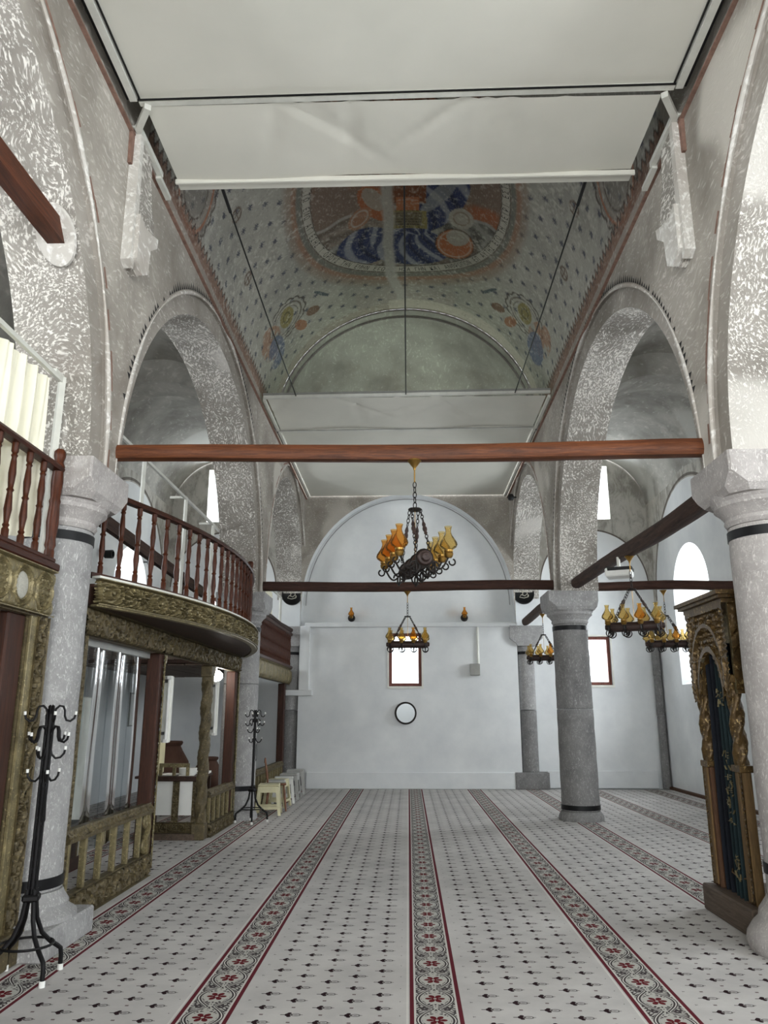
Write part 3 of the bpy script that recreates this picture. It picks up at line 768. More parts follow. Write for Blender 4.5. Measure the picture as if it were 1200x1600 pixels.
# back wall behind the viewer, with its doorway and windows
BW = struct(wall_holes(-7, 7, -0.1, 9.4, [(-1.4, 1.4, 0, 4.4), (-5.0, -3.6, 3.1, 5.3), (3.6, 5.0, 3.1, 5.3)], YB-0.35, YB).build('wall_back', 'white_plaster'))
for k, (x0, x1, z0, z1) in enumerate(((-1.4, 1.4, 2.4, 4.4), (-5.0, -3.6, 3.1, 5.3), (3.6, 5.0, 3.1, 5.3))):
    struct(MB().box(x0, x1, YB-.2, YB-.19, z0, z1).build('window_%d' % (14+k), 'window_glass'))

# ------------------------------------------------------------------ stone columns
def column(x, y, label, mat, plinth=0.0, band2=0.18, seam=None, base='flare', r0=0.285, r1=0.27, capm=None):
    t = thing('stone_column', label, 'column', (x, y, 0), 0, 'stone arcade columns'); z0 = 0.0
    if plinth:
        w = MB(); d = 0.40; c = 0.0
        w.cbox(-d, d, -d, d, 0, plinth, 0.012); w.build('plinth', mat, t); z0 = plinth
        prof = [(0.40, z0), (0.40, z0+0.03), (0.36, z0+0.055), (0.335, z0+0.075), (0.34, z0+0.10), (0.305, z0+0.15), (r0+0.006, z0+0.18)]
        MB().lathe(prof, 40).build('base', mat, t, smooth=True); z0 += 0.18
    elif base == 'torus':
        prof = [(0.43, 0), (0.45, 0.05), (0.44, 0.10), (0.40, 0.16), (0.36, 0.2), (0.35, 0.25), (0.315, 0.3), (r0+0.004, 0.34)]
        MB().lathe(prof, 40).build('base', mat, t, smooth=True); z0 = 0.34
    else:
        MB().lathe([(0.335, 0), (0.335, 0.05), (0.32, 0.09), (r0+0.004, 0.13)], 40).build('base', mat, t, smooth=True); z0 = 0.13
    zt = 2.93
    rz = lambda z: lerp(r0, r1, (z-z0)/(zt-z0))
    cuts = [z0]+([seam] if seam else [])+[zt]
    for a, b in zip(cuts, cuts[1:]):
        pr = [(rz(a)-0.008, a+0.002), (rz(a), a+0.012)]+[(rz(lerp(a, b, k/10))+0.003*math.sin(k*2.1+a*5), lerp(a, b, k/10)) for k in range(1, 10)]+[(rz(b), b-0.012), (rz(b)-0.008, b-0.002)]
        MB().lathe(pr, 40).build('shaft_drum' if seam else 'shaft', mat, t, smooth=True)
    for zb, hb in ((2.86, 0.07), (band2, 0.07)):
        r = rz(zb)+0.008; MB().lathe([(r-0.02, zb-hb/2), (r, zb-hb/2), (r, zb+hb/2), (r-0.02, zb+hb/2)], 40, caps=False).build('collar_band', 'black_band', t, smooth=True)
    cap = MB().lathe([(r1, zt), (r1+0.02, zt+0.03), (r1+0.012, zt+0.06), (r1+0.05, zt+0.11), (r1+0.085, zt+0.14), (r1+0.085, zt+0.175), (r1+0.10, zt+0.19), (r1+0.115, zt+0.25)], 40)
    ob = cap.build('capital', capm or mat, t, smooth=True)
    w = MB(); d = 0.39; z1 = zt+0.2
    lo = [(-d+.12,-d),(d-.12,-d),(d,-d+.12),(d,d-.12),(d-.12,d),(-d+.12,d),(-d,d-.12),(-d,-d+.12)]
    hi = [(-d,-d),(d,-d),(d,-d),(d,d),(d,d),(-d,d),(-d,d),(-d,-d)]
    hi = [(-d+.015,-d),(d-.015,-d),(d,-d+.015),(d,d-.015),(d-.015,d),(-d+.015,d),(-d,d-.015),(-d,-d+.015)]
    k = [(a*0.90, b*0.90) for a, b in lo]
    vs = [(a,b,z1) for a,b in k]+[(a,b,z1+.05) for a,b in lo]+[(a,b,z1+.14) for a,b in hi]+[(a,b,ZS+0.005) for a,b in hi]
    fs = [(r*8+i, r*8+(i+1)%8, r*8+8+(i+1)%8, r*8+8+i) for r in range(3) for i in range(8)]+[tuple(range(8))[::-1], tuple(range(24,32))]
    w.add(vs, fs).build('impost_block', capm or mat, t)
    return t
column(-2.74, 5.80, 'pale grey stone column behind the nearer coat rack, on a square plinth', 'column_stone', plinth=0.18, band2=0.42, capm='column_stone_pale')
column(2.74, 5.80, 'pale scratched stone column at right edge beside the carved throne', 'column_stone_pale', base='torus', band2=0.52)
column(2.60, 12.48, 'free-standing grey stone column on the carpet between nave and right aisle', 'column_stone_dark', band2=0.19, seam=1.62, capm='column_stone')
column(-2.66, 12.48, 'grey stone column behind the farther coat rack and curved balcony', 'column_stone', band2=0.45, seam=2.0)
def pilaster(x, label, cutw=0.36):
    t = thing('stone_pilaster', label, 'pilaster', (x, 17.44, 0), 0, 'pilasters at the end wall')
    MB().cbox(-.36,.36,-.20,.14,0,.34,.012).build('plinth', 'column_stone_dark', t)
    for a, b in ((.34, 1.62), (1.63, 3.0)):
        w = MB(); n = 14; pts = [(-cutw/2*math.cos(PI*i/n), 0.02-0.14*math.sin(PI*i/n)) for i in range(n+1)]+[(cutw/2, .14), (-cutw/2, .14)]
        w.prism(pts, a+.003, b-.003, 'z').build('shaft_drum', 'column_stone_dark' if a < 1 else 'column_stone', t)
    MB().lathe([(.19,2.82),(.19,2.88)], 24, c=(0,0.02,0)).build('collar_band', 'black_band', t)
    w = MB(); pf = [(.2,3.0),(.22,3.05),(.36,3.16),(.36,3.44),(-.36,3.44),(-.36,3.16),(-.22,3.05),(-.2,3.0)]
    w.prism(pf, -.2, .14, 'y').build('capital', 'column_stone', t)
pilaster(2.62, 'grey stone pilaster with plinth on the end wall right of the nave')
pilaster(-2.62, 'grey stone pilaster on the end wall beside the far gallery')
t = thing('stone_pilaster', 'narrow dark grey pilaster in the far corner of the right aisle', 'pilaster', (5.5, 17.5, 0), 0, 'pilasters at the end wall')
for a, b in ((0, 1.5), (1.505, 2.35), (2.355, 3.5)): MB().lathe([(.085,a),(.09,a+.02),(.082,b-.02),(.078,b)], 16).build('shaft_drum', 'column_stone_dark', t, smooth=True)

# ------------------------------------------------------------------ timber tie beams
def log(name, a, b, r0, r1, mat, label, seed, n=12, sides=14, square=0.0):
    rng = random.Random(seed); a = Vector(a); b = Vector(b); d = (b-a); L = d.length; d.normalize()
    u = d.cross(Vector((0,0,1))).normalized(); v = u.cross(d)
    N = max(8, int(L/0.22)); w = MB(); vs = []
    for i in range(N+1):
        t = i/N; c = a+(b-a)*t+v*(0.012*math.sin(t*7+seed)-0.0)+u*0.010*math.sin(t*5+seed*2); r = lerp(r0, r1, t)
        for k in range(sides):
            th = 2*PI*k/sides; ct, st = math.cos(th), math.sin(th)
            q = 1.0
            if square: q = lerp(1, 1/max(abs(ct), abs(st)), square)*0.93
            rr = r*q*(1+0.035*math.sin(3*th+t*9+seed)+rng.uniform(-.022, .022)); vs.append(c+(u*ct+v*st)*rr)
    fs = [(i*sides+k, i*sides+(k+1)%sides, (i+1)*sides+(k+1)%sides, (i+1)*sides+k) for i in range(N) for k in range(sides)]+[tuple(range(sides))[::-1], tuple(N*sides+k for k in range(sides))]
    w.add(vs, fs); o = w.build(name, mat, smooth=True); return tag(o, label, 'beam')
log('tie_beam', (-2.44, 5.92, 3.605), (2.47, 5.92, 3.600), 0.068, 0.078, 'beam_wood', 'polished reddish brown beam spanning the nave in front', 1, square=0.55)
log('tie_beam', (-2.50, 12.45, 3.56), (2.36, 12.45, 3.56), 0.085, 0.085, 'old_beam_wood', 'dark rough beam spanning the nave behind the large chandelier', 2, square=0.3)
log('tie_beam', (2.78, 6.9, 3.47), (2.66, 12.35, 3.54), 0.10, 0.085, 'old_beam_wood_y', 'dark sloping beam running from right front column to the column behind', 3, square=0.4)
log('tie_beam', (2.64, 12.75, 3.53), (2.62, 17.3, 3.54), 0.085, 0.085, 'old_beam_wood_y', 'short dark beam from free-standing column back to the end wall pilaster', 4, square=0.4)
log('tie_beam', (2.98, 12.48, 3.55), (5.6, 12.48, 3.56), 0.075, 0.085, 'old_beam_wood', 'dark beam crossing the right aisle beside the free-standing column', 5, square=0.3)
bm_ = MB().bar((-2.57, 4.98, 4.98), (-2.80, 0.3, 5.12), 0.13, 0.15); 
bo = bm_.build('tie_beam', 'square_beam_wood'); tag(bo, 'squared reddish beam at upper left set into the arch', 'beam')
sk = MB().lathe([(.20,-.01),(.19,.012),(.12,.022),(0,.024)], 22).build('beam_plaster_patch', 'bead_plaster', WL, smooth=True); sk.location = (-2.575, 4.90, 4.965); sk.rotation_euler = Vector((0,-.80,-.60)).to_track_quat('Z', 'Y').to_euler(); sk.scale = (.75, 1.15, 1)

# ------------------------------------------------------------------ membrane ceiling panels
def cloth_panel(name, x0, x1, y0, y1, z, label, wr=0.0, taper=0.0, seed=0, nx=60, ny=30, zend=0.0):
    rng = random.Random(seed); folds = [(rng.uniform(-2, 2), rng.uniform(0.5, 1.0), rng.uniform(-0.8, 0.8), rng.uniform(.4, 1)) for _ in range(9)]
    def fn(a, b):
        x = lerp(x0, x1, a); y = lerp(y0, y1, b); x *= 1-taper*b
        h = 0
        if wr:
            for fx, fw, sl, am in folds:
                q = (x-fx-sl*(y-y0)*1.4)/(0.03+0.02*fw); env = math.exp(-((b-0.35*fw)/0.45)**2); h += am*math.exp(-q*q)*env*wr
            h += wr*0.5*math.sin(a*11+seed)*b
        sag = -0.004*math.sin(PI*a)*math.sin(PI*b)
        return (x, y, z+h+sag+zend*b)
    w = MB().grid(fn, nx, ny)
    t = thing(name, label, 'ceiling panel', (0, 0, 0), 0, 'stretched white ceiling panels')
    w.build('cloth', 'membrane', t, smooth=True); return t
t = cloth_panel('ceiling_membrane', -2.2, 2.2, YB+0.1, 5.27, 6.50, 'large plain white stretched fabric ceiling panel at top of picture', nx=20, ny=20)
MB().bar((-2.24,YB+.1,6.49),(-2.24,5.25,6.49),.06,.05).build('side_rail', 'white_steel', t); MB().bar((2.24,YB+.1,6.49),(2.24,5.25,6.49),.06,.05).build('side_rail', 'white_steel', t)
MB().bar((-2.29,YB+.1,6.50),(-2.29,5.25,6.50),.02,.03).build('rail_gasket', 'black_plastic', t); MB().bar((2.29,YB+.1,6.50),(2.29,5.25,6.50),.02,.03).build('rail_gasket', 'black_plastic', t)
MB().bar((-2.19,YB+.1,6.485),(-2.19,5.25,6.485),.012,.012).build('rail_gasket', 'black_plastic', t); MB().bar((2.19,YB+.1,6.485),(2.19,5.25,6.485),.012,.012).build('rail_gasket', 'black_plastic', t)
MB().bar((-2.2,5.28,6.485),(2.2,5.24,6.485),.05,.04,).build('end_rail', 'white_steel', t)
MB().bar((-2.2,5.235,6.468),(2.2,5.20,6.468),.012,.012).build('end_seam', 'black_plastic', t)
t = cloth_panel('ceiling_membrane', -2.16, 2.12, 5.31, 6.22, 6.47, 'creased white fabric ceiling panel edging the fresco opening on near side', wr=0.03, taper=-0.0, seed=3)
MB().cbox(-2.18,2.16,6.22,6.25,6.43,6.48,.006).cbox(-2.17,2.14,6.25,6.36,6.455,6.475,.006).build('hem_bar', 'membrane', t)
for s in (-1, 1):
    w = MB(); w.bar((s*2.13,5.28,6.44),(s*2.29,5.52,6.44),.055,.055); w.bar((s*2.29,5.50,6.44),(s*2.285,6.12,6.44),.05,.05); w.bar((s*2.30,6.10,6.41),(s*2.30,6.42,6.41),.05,.04); w.bar((s*2.26,5.52,6.44),(s*2.37,5.50,6.44),.02,.02)
    w.build('wall_bracket', 'white_steel', t)
t = cloth_panel('ceiling_membrane', -2.24, 2.24, 11.5, 12.9, 6.47, 'creased white fabric ceiling panel edging the fresco opening on far side', wr=0.03, seed=5)
MB().bar((-2.3,11.49,6.49),(2.3,11.46,6.52),.05,.05).bar((-2.28,12.93,6.46),(2.26,12.9,6.47),.05,.05).build('edge_rail', 'white_steel', t)
MB().bar((-2.26,12.87,6.44),(2.24,12.84,6.45),.012,.012).bar((-2.3,11.45,6.53),(2.3,11.43,6.55),.02,.03).build('edge_seam', 'grey_steel', t)
for s in (-1, 1): MB().bar((s*2.29,11.5,6.46),(s*2.29,12.9,6.46),.04,.05).build('side_rail', 'white_steel', t)
t = cloth_panel('ceiling_membrane', -2.25, 2.25, 12.95, 17.28, 6.48, 'flat white fabric ceiling panel reaching the far end wall', nx=20, ny=20)
for s in (-1, 1):
    MB().bar((s*2.28,12.95,6.46),(s*2.28,17.28,6.46),.04,.05).build('side_rail', 'white_steel', t)
    MB().bar((s*2.315,12.95,6.47),(s*2.315,17.28,6.47),.02,.03).build('rail_gasket', 'black_plastic', t)
for x0, lb in ((-1.77, 'thin black cable left of the painted medallion'), (0.0, 'thin black cable crossing the middle of the painted medallion'), (1.74, 'thin black cable right of the painted medallion')):
    w = MB().tube([(x0, 6.2, 6.50), (x0, 8.8, 6.475), (x0, 11.5, 6.50)], 0.009, 6); t = thing('tension_cable', lb, 'cable', (0,0,0), 0, 'ceiling tension cables')
    w.build('wire', 'black_plastic', t, smooth=True); MB().tube([(x0, 6.22, 6.50), (x0, 6.75 if x0 else 6.3, 6.488)], 0.017, 8).build('turnbuckle', 'black_plastic', t)

# ------------------------------------------------------------------ items on the end wall
def lamp_glass_profile(s=1.0):
    return [(r*s, z*s) for r, z in [(.024,0),(.034,.006),(.054,.020),(.061,.036),(.056,.054),(.040,.078),(.026,.100),(.019,.120),(.019,.136),(.024,.154),(.027,.162)]]
for x, lb in ((-1.28, 'left amber glass oil-lamp sconce on the end wall'), (1.29, 'right amber glass oil-lamp sconce on the end wall')):
    t = thing('wall_sconce', lb, 'wall lamp', (x, YF, 3.68), 0, 'sconces on the end wall')
    MB().lathe([(.0,-.05),(.07,-.045),(.08,-.02),(.085,0)], 16, axis='y', c=(0,0,-.02)).build('back_plate', 'dark_iron', t, smooth=True)
    MB().tube([(0,-.03,-.05),(0,-.09,-.08),(0,-.12,-.03),(0,-.12,.0)], .012).build('arm', 'dark_iron', t)
    MB().lathe([(.02,-.04),(.045,-.02),(.05,.0),(.03,.02)], 14, c=(0,-.12,0)).build('burner', 'brass', t, smooth=True)
    MB().lathe(lamp_glass_profile(1.15), 16, c=(0,-.12,.02), caps=False).build('glass_chimney', 'amber_glass', t, smooth=True)
for s, lb in ((-1, 'black round calligraphy disc beside the far gallery curtain'), (1, 'black round calligraphy disc right of the nave end wall')):
    t = thing('wall_roundel', lb, 'wall disc', (s*2.66, YF, 4.20), 0, 'black calligraphy discs')
    MB().lathe([(0,-.035),(.20,-.035),(.225,-.05),(.24,-.03),(.24,0)], 40, axis='y').build('disc', 'roundel_black', t, smooth=True)
    w = MB(); q = [(-.08,.06),(-.02,.03),(.05,.07),(.08,.0),(.02,-.05),(-.06,-.02),(-.1,-.08),(.0,-.1),(.1,-.07)]
    w.tube([(a,-.04,b) for a,b in q], .009, 6); w.tube([(-.02,-.04,.12),(-.03,-.04,-.02)], .008, 6); w.tube([(.09,-.04,-.02),(.1,-.04,-.06)], .014, 6)
    w.build('script', 'roundel_script', t)
t = thing('wall_mirror', 'small round mirror with a dark rim below the nave window', 'mirror', (-0.06, 17.32, 1.56), math.radians(4))
MB().lathe([(0,-.045),(.20,-.045)], 40, axis='y', caps=False).build('mirror_glass', 'mirror_face', t); MB().lathe([(.20,-.045),(.205,-.06),(.235,-.055),(.24,-.03),(.24,0),(.2,0)], 40, axis='y', caps=False).build('rim', 'dark_iron', t, smooth=True)
t = thing('junction_box', 'grey metal box with conduit on the white end wall', 'box', (1.47, 17.32, 2.36))
MB().cbox(-.11,.11,-.10,0,0,.25,.01).build('case', 'grey_steel', t); MB().bar((.085,-.02,.25),(.085,-.02,1.06),.045,.035).build('conduit', 'white_paint', t)
t = thing('security_camera', 'small black ball camera high on the right nave wall', 'camera', (2.36, 16.0, 6.05)); MB().lathe([(.0,-.07),(.05,-.06),(.07,-.02),(.07,.02),(.05,.06),(0,.07)], 16, c=(-.12,0,0)).build('ball', 'black_plastic', t, smooth=True); MB().bar((0,0,.0),(-.09,0,.0),.03,.03).build('mount', 'black_plastic', t)

# ------------------------------------------------------------------ chandeliers
def chandelier(label, loc, rz):
    t = thing('chandelier', label, 'chandelier', loc, rz, 'log chandeliers with amber oil lamps')
    MB().lathe([(.0,0),(.055,-.002),(.058,-.012),(.045,-.022),(.03,-.045),(.014,-.065),(.01,-.085),(0,-.088)], 20).build('ceiling_cup', 'brass', t, smooth=True)
    MB().tube([(0,0,-.08),(0,0,-.19)], .006, 8).build('rod', 'brass', t)
    def chain(a, b, lw=.012, ll=.045, r=.0036):
        a = Vector(a); b = Vector(b); d = b-a; n = max(2, round(d.length/(ll*.78))); w = MB(); dn = d.normalized(); u = dn.orthogonal().normalized(); v = dn.cross(u)
        for i in range(n):
            c = a+d*((i+.5)/n); e = u if i % 2 else v
            w.tube([c+e*lw*math.cos(k*PI/5)+dn*(d.length/n*.62)*math.sin(k*PI/5) for k in range(10)], r, 5, closed=True)
        return w
    chain((0,0,-.19),(0,0,-.40), .015, .055, .004).build('chain', 'dark_iron', t)
    MB().lathe([(0,-.405),(.05,-.408),(.055,-.416),(.05,-.425),(0,-.428)], 20).build('hanger_plate', 'dark_iron', t, smooth=True)
    MB().tube([(0,0,-.42),(0,0,-.80)], .003, 6).build('centre_wire', 'brass', t)
    for sx in (-1, 1):
        for sy in (-1, 1):
            a = Vector((sx*.035, sy*.035, -.42)); b = Vector((sx*.055, sy*.24, -.80)); d = b-a
            h = chain(a, a+d*.30).build('hanger_chain', 'dark_iron', t); chain(a+d*.62, b).build('hanger_chain', 'dark_iron', t)
            p = [a+d*lerp(.30, .62, k/8) for k in range(9)]; MB().tube(p, [.006,.012,.016,.011,.018,.018,.011,.014,.006], 10).build('turned_spindle', 'log_wood', t, smooth=True)
    MB().lathe([(0,-.35),(.028,-.345),(.036,-.33),(.036,-.315),(.052,-.31),(.06,-.29),(.06,-.1),(.056,0),(.06,.1),(.06,.29),(.052,.31),(.036,.315),(.036,.33),(.028,.345),(0,.35)], 18, c=(0,0,-.86), axis='y').build('log', 'log_wood', t, smooth=True)
    ys = (-.28, -.095, .095, .28)
    for y in ys:
        w = MB(); w.tube([(.065*math.cos(k*PI/8), y, -.86+.065*math.sin(k*PI/8)) for k in range(16)], .007, 6, closed=True); w.build('iron_strap', 'dark_iron', t)
    for sx in (-1, 1):
        for i, y in enumerate(ys):
            w = MB(); pts = []
            for k in range(15):      # S-shaped scroll arm
                a = k/14; pts.append((sx*(.05+.14*a), y, -.87-.085*math.sin(PI*a)**1.0+.03*a))
            w.tube(pts, .0075, 6)
            w.tube([(sx*(.075+.04*math.cos(q)), y, -.925+.04*math.sin(q)) for q in [k*2*PI/12 for k in range(11)]], .007, 5)
            w.tube([(sx*(.215+.024*math.cos(q)), y, -.885+.024*math.sin(q)) for q in [PI*.9+k*2*PI/12 for k in range(10)]], .0065, 5)
            w.tube([(sx*.072, y+.046*math.cos(q), -.935+.046*math.sin(q)) for q in [PI*.75+k*2*PI/16 for k in range(13)]], .007, 6)
            w.build('scroll_arm', 'dark_iron', t, smooth=True)
            c = (sx*.19, y, -.835)
            b = MB().lathe([(.0,-.02),(.022,-.018),(.03,-.008),(.036,.012),(.03,.022),(.034,.028),(.034,.04),(.022,.046)], 14, c=c).build('burner', 'brass', t, smooth=True)
            MB().lathe(lamp_glass_profile(1.12), 16, c=(c[0],c[1],c[2]+.042), caps=False).build('glass_chimney', 'amber_glass' if sx < 0 else 'smoke_amber_glass', b, smooth=True)
    return t
ch = chandelier('large chandelier hanging from the front beam in the middle of the nave', (0.065, 5.92, 3.535), math.radians(13))
def chand_copy(label, loc, rz):
    c = copy_tree(ch); c['label'] = label; c.location = loc; c.rotation_euler = (0, 0, rz)
    for i, bch in enumerate([q for q in c.children if q.name.startswith('burner')]):
        for gch in bch.children:
            if i != 1: gch.material_slots[0].link = 'OBJECT'; gch.material_slots[0].material = M['smoke_amber_glass']
    return c
chand_copy('distant chandelier hanging in front of the nave end window', (0.0, 12.45, 3.48), math.radians(88))
chand_copy('right aisle chandelier hanging from the sloping beam beside the projector', (2.72, 9.35, 3.42), math.radians(66))
chand_copy('lower right chandelier hanging from the aisle cross beam next to the throne', (4.13, 12.48, 3.48), math.radians(84))
chand_copy('small distant chandelier half hidden behind the free-standing column', (2.66, 15.3, 3.46), math.radians(88))
t = thing('projector', 'white and black projector mounted under the sloping aisle beam', 'projector', (2.66, 9.62, 3.44), math.radians(-22))
MB().tube([(0,0,.02),(0,0,-.12)], .022, 10).build('mount_pole', 'white_paint', t); MB().cbox(-.16,.16,-.13,.13,-.24,-.13,.015).build('body', 'white_plastic', t); MB().cbox(-.13,.17,-.135,.10,-.17,-.125,.008).build('dark_vent', 'black_plastic', t)

# ------------------------------------------------------------------ carved relief boards
def pat_scroll(U, V, L, H):
    cw = H*(1.5 if L > 2 else 1.0); n = max(1, round(L/cw)); cw = L/n; i = np.floor(U/cw).astype(int); x = (U/cw-i-0.5)*H; y = V-H/2
    x = np.where(i % 4 == 2, -x, x)
    r = np.hypot(x, y)/(H*0.46); th = np.arctan2(y, x)
    spiral = 0.5+0.5*np.cos(th-2*PI*r/0.52); leafy = 0.5+0.5*np.cos(9*th+2.5*np.sin(5*r))
    leaf2 = np.where(r < 0.62, leafy*sm(r, 0.08, 0.3), 0.5+0.5*np.cos(13*th+4*r))
    h = np.where(i % 2 == 0, spiral*(0.8+0.2*np.cos(16*th+10*r)), leaf2)
    h = sm(h, 0.30, 0.72)*(0.65+0.35*np.cos(1.4*np.clip(r, 0, 1.1)))
    out = 0.55+0.45*np.cos(U*95+9*np.sin(V*60)); h = np.where(r > 1.0, sm(out, 0.4, 0.8)*0.6, h)
    h = np.where(r < 0.14, 0.95, h)
    return h*(sm(V, 0.05*H, 0.13*H)*sm(V, 0.95*H, 0.87*H))+0.9*(V < 0.05*H)+0.9*(V > 0.95*H)
def pat_foliage(U, V, L, H):
    n = fbm(U, V, 6/H*0.6, 5, 3); k = 2*PI/H
    w = V/H-0.5-0.22*np.sin(U*k*0.8)
    stem = np.exp(-(w/0.09)**2)
    th = np.arctan2(w*H, ((U*0.8/H+0.25) % 0.5-0.25)*H*1.2); leaves = 0.5+0.5*np.cos(6*th+9*n)
    h = np.maximum(sm(stem, 0.3, 0.7), sm(leaves, 0.35, 0.7)*0.8)*(0.6+0.5*n)
    return np.clip(h, 0, 1)*(sm(V, 0.04*H, 0.12*H)*sm(V, 0.96*H, 0.88*H))+0.8*(V < 0.045*H)+0.8*(V > 0.955*H)
def pat_oval(U, V, L, H):
    cw = 0.30; n = max(1, round(L/cw)); cw = L/n; i = np.floor(U/cw).astype(int); x = (U/cw-i-0.5)*cw; y = V-H/2
    r = np.hypot(x/(cw*0.43), y/(H*0.42)); th = np.arctan2(y, x)
    h = 0.8*np.exp(-((r-0.92)/0.07)**2)+0.6*np.exp(-((r-0.72)/0.05)**2)
    inner = np.where(i % 2 == 0, 0.0*r, 0.35+0.4*np.abs(np.sin(60*x+8*np.sin(40*y)))*np.abs(np.sin(70*y)))
    h = np.where(r < 0.66, inner, h); h = np.where(r > 1.02, 0.3+0.35*np.abs(np.cos(26*x))*np.abs(np.cos(30*y)), h)
    return h*(sm(V, 0.03*H, 0.08*H)*sm(V, 0.97*H, 0.92*H))+0.9*(V < 0.03*H)+0.9*(V > 0.97*H)
def pat_gadroon(U, V, L, H):
    cw = 0.34; q = np.abs(np.sin(PI*U/cw))**0.7; y = (V/H-0.5)*2
    return q*np.clip(1-0.5*y*y, 0, 1)*(sm(V, .04*H, .16*H)*sm(V, .96*H, .84*H))+0.7*(V < .05*H)+0.7*(V > .95*H)
def pat_beads(U, V, L, H):
    return np.abs(np.sin(U*PI/max(0.02, 1e-6)))*np.sqrt(np.clip(1-((V/H-0.5)*2)**2, 0, 1))
def carved(name, mat, parent, L, H, pos, kind, depth=0.02, res=0.011, resv=None):
    nu = max(4, int(L/res)); nv = max(4, int(H/(resv or res)))
    U, V = np.meshgrid(np.linspace(0, L, nu+1), np.linspace(0, H, nv+1), indexing='ij')
    h = depth*kind(U, V, L, H); w = MB(); X, Y, Z = pos(U, V, h)
    w.v = list(zip(X.ravel().tolist(), Y.ravel().tolist(), Z.ravel().tolist()))
    w.f = [(i*(nv+1)+j, (i+1)*(nv+1)+j, (i+1)*(nv+1)+j+1, i*(nv+1)+j+1) for i in range(nu) for j in range(nv)]
    return w.build(name, mat, parent, smooth=True, fix=False)
def face_x(x, y0, z0, s=1): return lambda U, V, h: (x+s*h, y0+U, z0+V)          # board facing +-X, running along Y
def face_xv(x, y0, z0, s=1): return lambda U, V, h: (x+s*h, y0+V, z0+U)         # upright board facing +-X
def face_y(x0, y, z0, s=-1): return lambda U, V, h: (x0+U, y+s*h, z0+V)
def face_yv(x0, y, z0, s=-1): return lambda U, V, h: (x0+V, y+s*h, z0+U)
BAL = [(.020,0),(.020,.07),(.013,.085),(.019,.10),(.013,.115),(.016,.15),(.022,.21),(.017,.30),(.014,.335),(.021,.35),(.014,.365),(.017,.40),(.021,.47),(.016,.55),(.013,.585),(.019,.60),(.013,.615),(.020,.63),(.020,.70)]
def baluster(h, r=1.0):
    k = h/0.70; return MB().lathe([(a*r, z*k) for a, z in BAL], 10)
def sweep(path, prof, closed_prof=True):
    """sweep a (lateral, z) profile along a horizontal path of (x, y)"""
    w = MB(); n = len(prof); m = len(path)
    for i, (x, y) in enumerate(path):
        a = path[max(0, i-1)]; b = path[min(m-1, i+1)]; tx, ty = b[0]-a[0], b[1]-a[1]; l = math.hypot(tx, ty); nx, ny = ty/l, -tx/l
        w.v += [(x+nx*p, y+ny*p, z) for p, z in prof]
    w.f = [(i*n+k, i*n+(k+1)%n, (i+1)*n+(k+1)%n, (i+1)*n+k) for i in range(m-1) for k in range(n)]+[tuple(range(n))[::-1], tuple((m-1)*n+k for k in range(n))]
    return w
RAILP = lambda z: [(-.035, z), (.035, z), (.045, z+.02), (.03, z+.045), (-.03, z+.045), (-.045, z+.02)]
def knob_post(parent, x, y, z0, z1, name='newel_post'):
    h = z1-z0; MB().lathe([(.035,0),(.035,.1*h),(.03,.12*h),(.04,.15*h),(.034,.2*h),(.045,.35*h),(.036,.5*h),(.042,.53*h),(.034,.56*h),(.043,.7*h),(.036,.82*h),(.045,.84*h),(.03,.88*h),(.042,.93*h),(.042,.97*h),(.025,.995*h),(0,h)], 14, c=(x,y,z0)).build(name, 'rail_wood', parent, smooth=True)
def planks(parent, x0, x1, y0, y1, z, w_=0.155, gap=0.02):
    n = int((x1-x0)/w_); src = None
    for i in range(n):
        x = x0+i*w_
        if src is None: src = MB().cbox(0, w_-gap, y0, y1, -.028, 0, .006).build('ceiling_plank', 'plank_wood', parent); src.location = (x, 0, z)
        else: inst(src, 'ceiling_plank', parent, (x, 0, z-0.004*(i % 2)))
    return n

# --- near gallery (left foreground)
XG = -2.56
g = thing('wooden_gallery', 'straight carved wooden gallery at left edge with curtain behind its railing', 'gallery', (0, 0, 0), 0, 'left aisle galleries')
MB().box(-5.58, XG-0.03, -4.2, 5.44, 2.33, 2.5).build('floor_deck', 'soffit_wood', g)
planks(g, -5.5, XG-.1, -4.0, 5.4, 2.325)
MB().box(XG-.05, XG, -1.0, 5.42, 2.20, 2.55).build('fascia_board', 'gilt_dull', g)
fa = carved('carved_fascia', 'gilt_wood', g, 3.0, .33, face_x(XG, 2.42, 2.21), pat_oval, .045, .008)
for k in (0, 2, 4, 6, 8):
    cw = 3.0/round(3.0/.30); 
    MB().lathe([(0,.026),(.6,.022),(.9,.012),(1,0)], 24, axis='x').build('oval_cabochon', 'oval_stone', fa)
    o = fa.children[-1]; o.location = (XG+.004, 2.42+cw*(k+.5), 2.21+.165); o.scale = (1, cw*.29, .33*.29)
MB().cbox(XG-.1, XG+.035, -1.0, 5.45, 2.545, 2.60, .01).cbox(XG-.08, XG+.02, -1.0, 5.40, 2.60, 2.635, .008).build('bottom_rail', 'rail_wood_y', g)
sweep([(XG-.03, -1.0), (XG-.03, 5.40)], RAILP(3.29)).build('handrail', 'rail_wood_y', g)
b0 = baluster(.66, 1.2).build('baluster', 'rail_wood', g, smooth=True); b0.location = (XG-.03, 5.16, 2.635)
for i in range(1, 12): inst(b0, 'baluster', g, (XG-.03, 5.16-.205*i, 2.635))
knob_post(g, XG-.03, 5.385, 2.60, 3.47)
MB().box(XG-.15, XG-.03, 5.20, 5.46, 0, 2.21).build('jamb_core', 'gilt_dull', g)
carved('carved_jamb', 'gilt_dull', g, 2.21, .17, face_xv(XG-.03, 5.28, 0), pat_foliage, .045, .009)
MB().cbox(XG-.03, XG-.008, 5.20, 5.285, 0, 2.21, .004).build('jamb_fillet', 'gilt_wood', g)
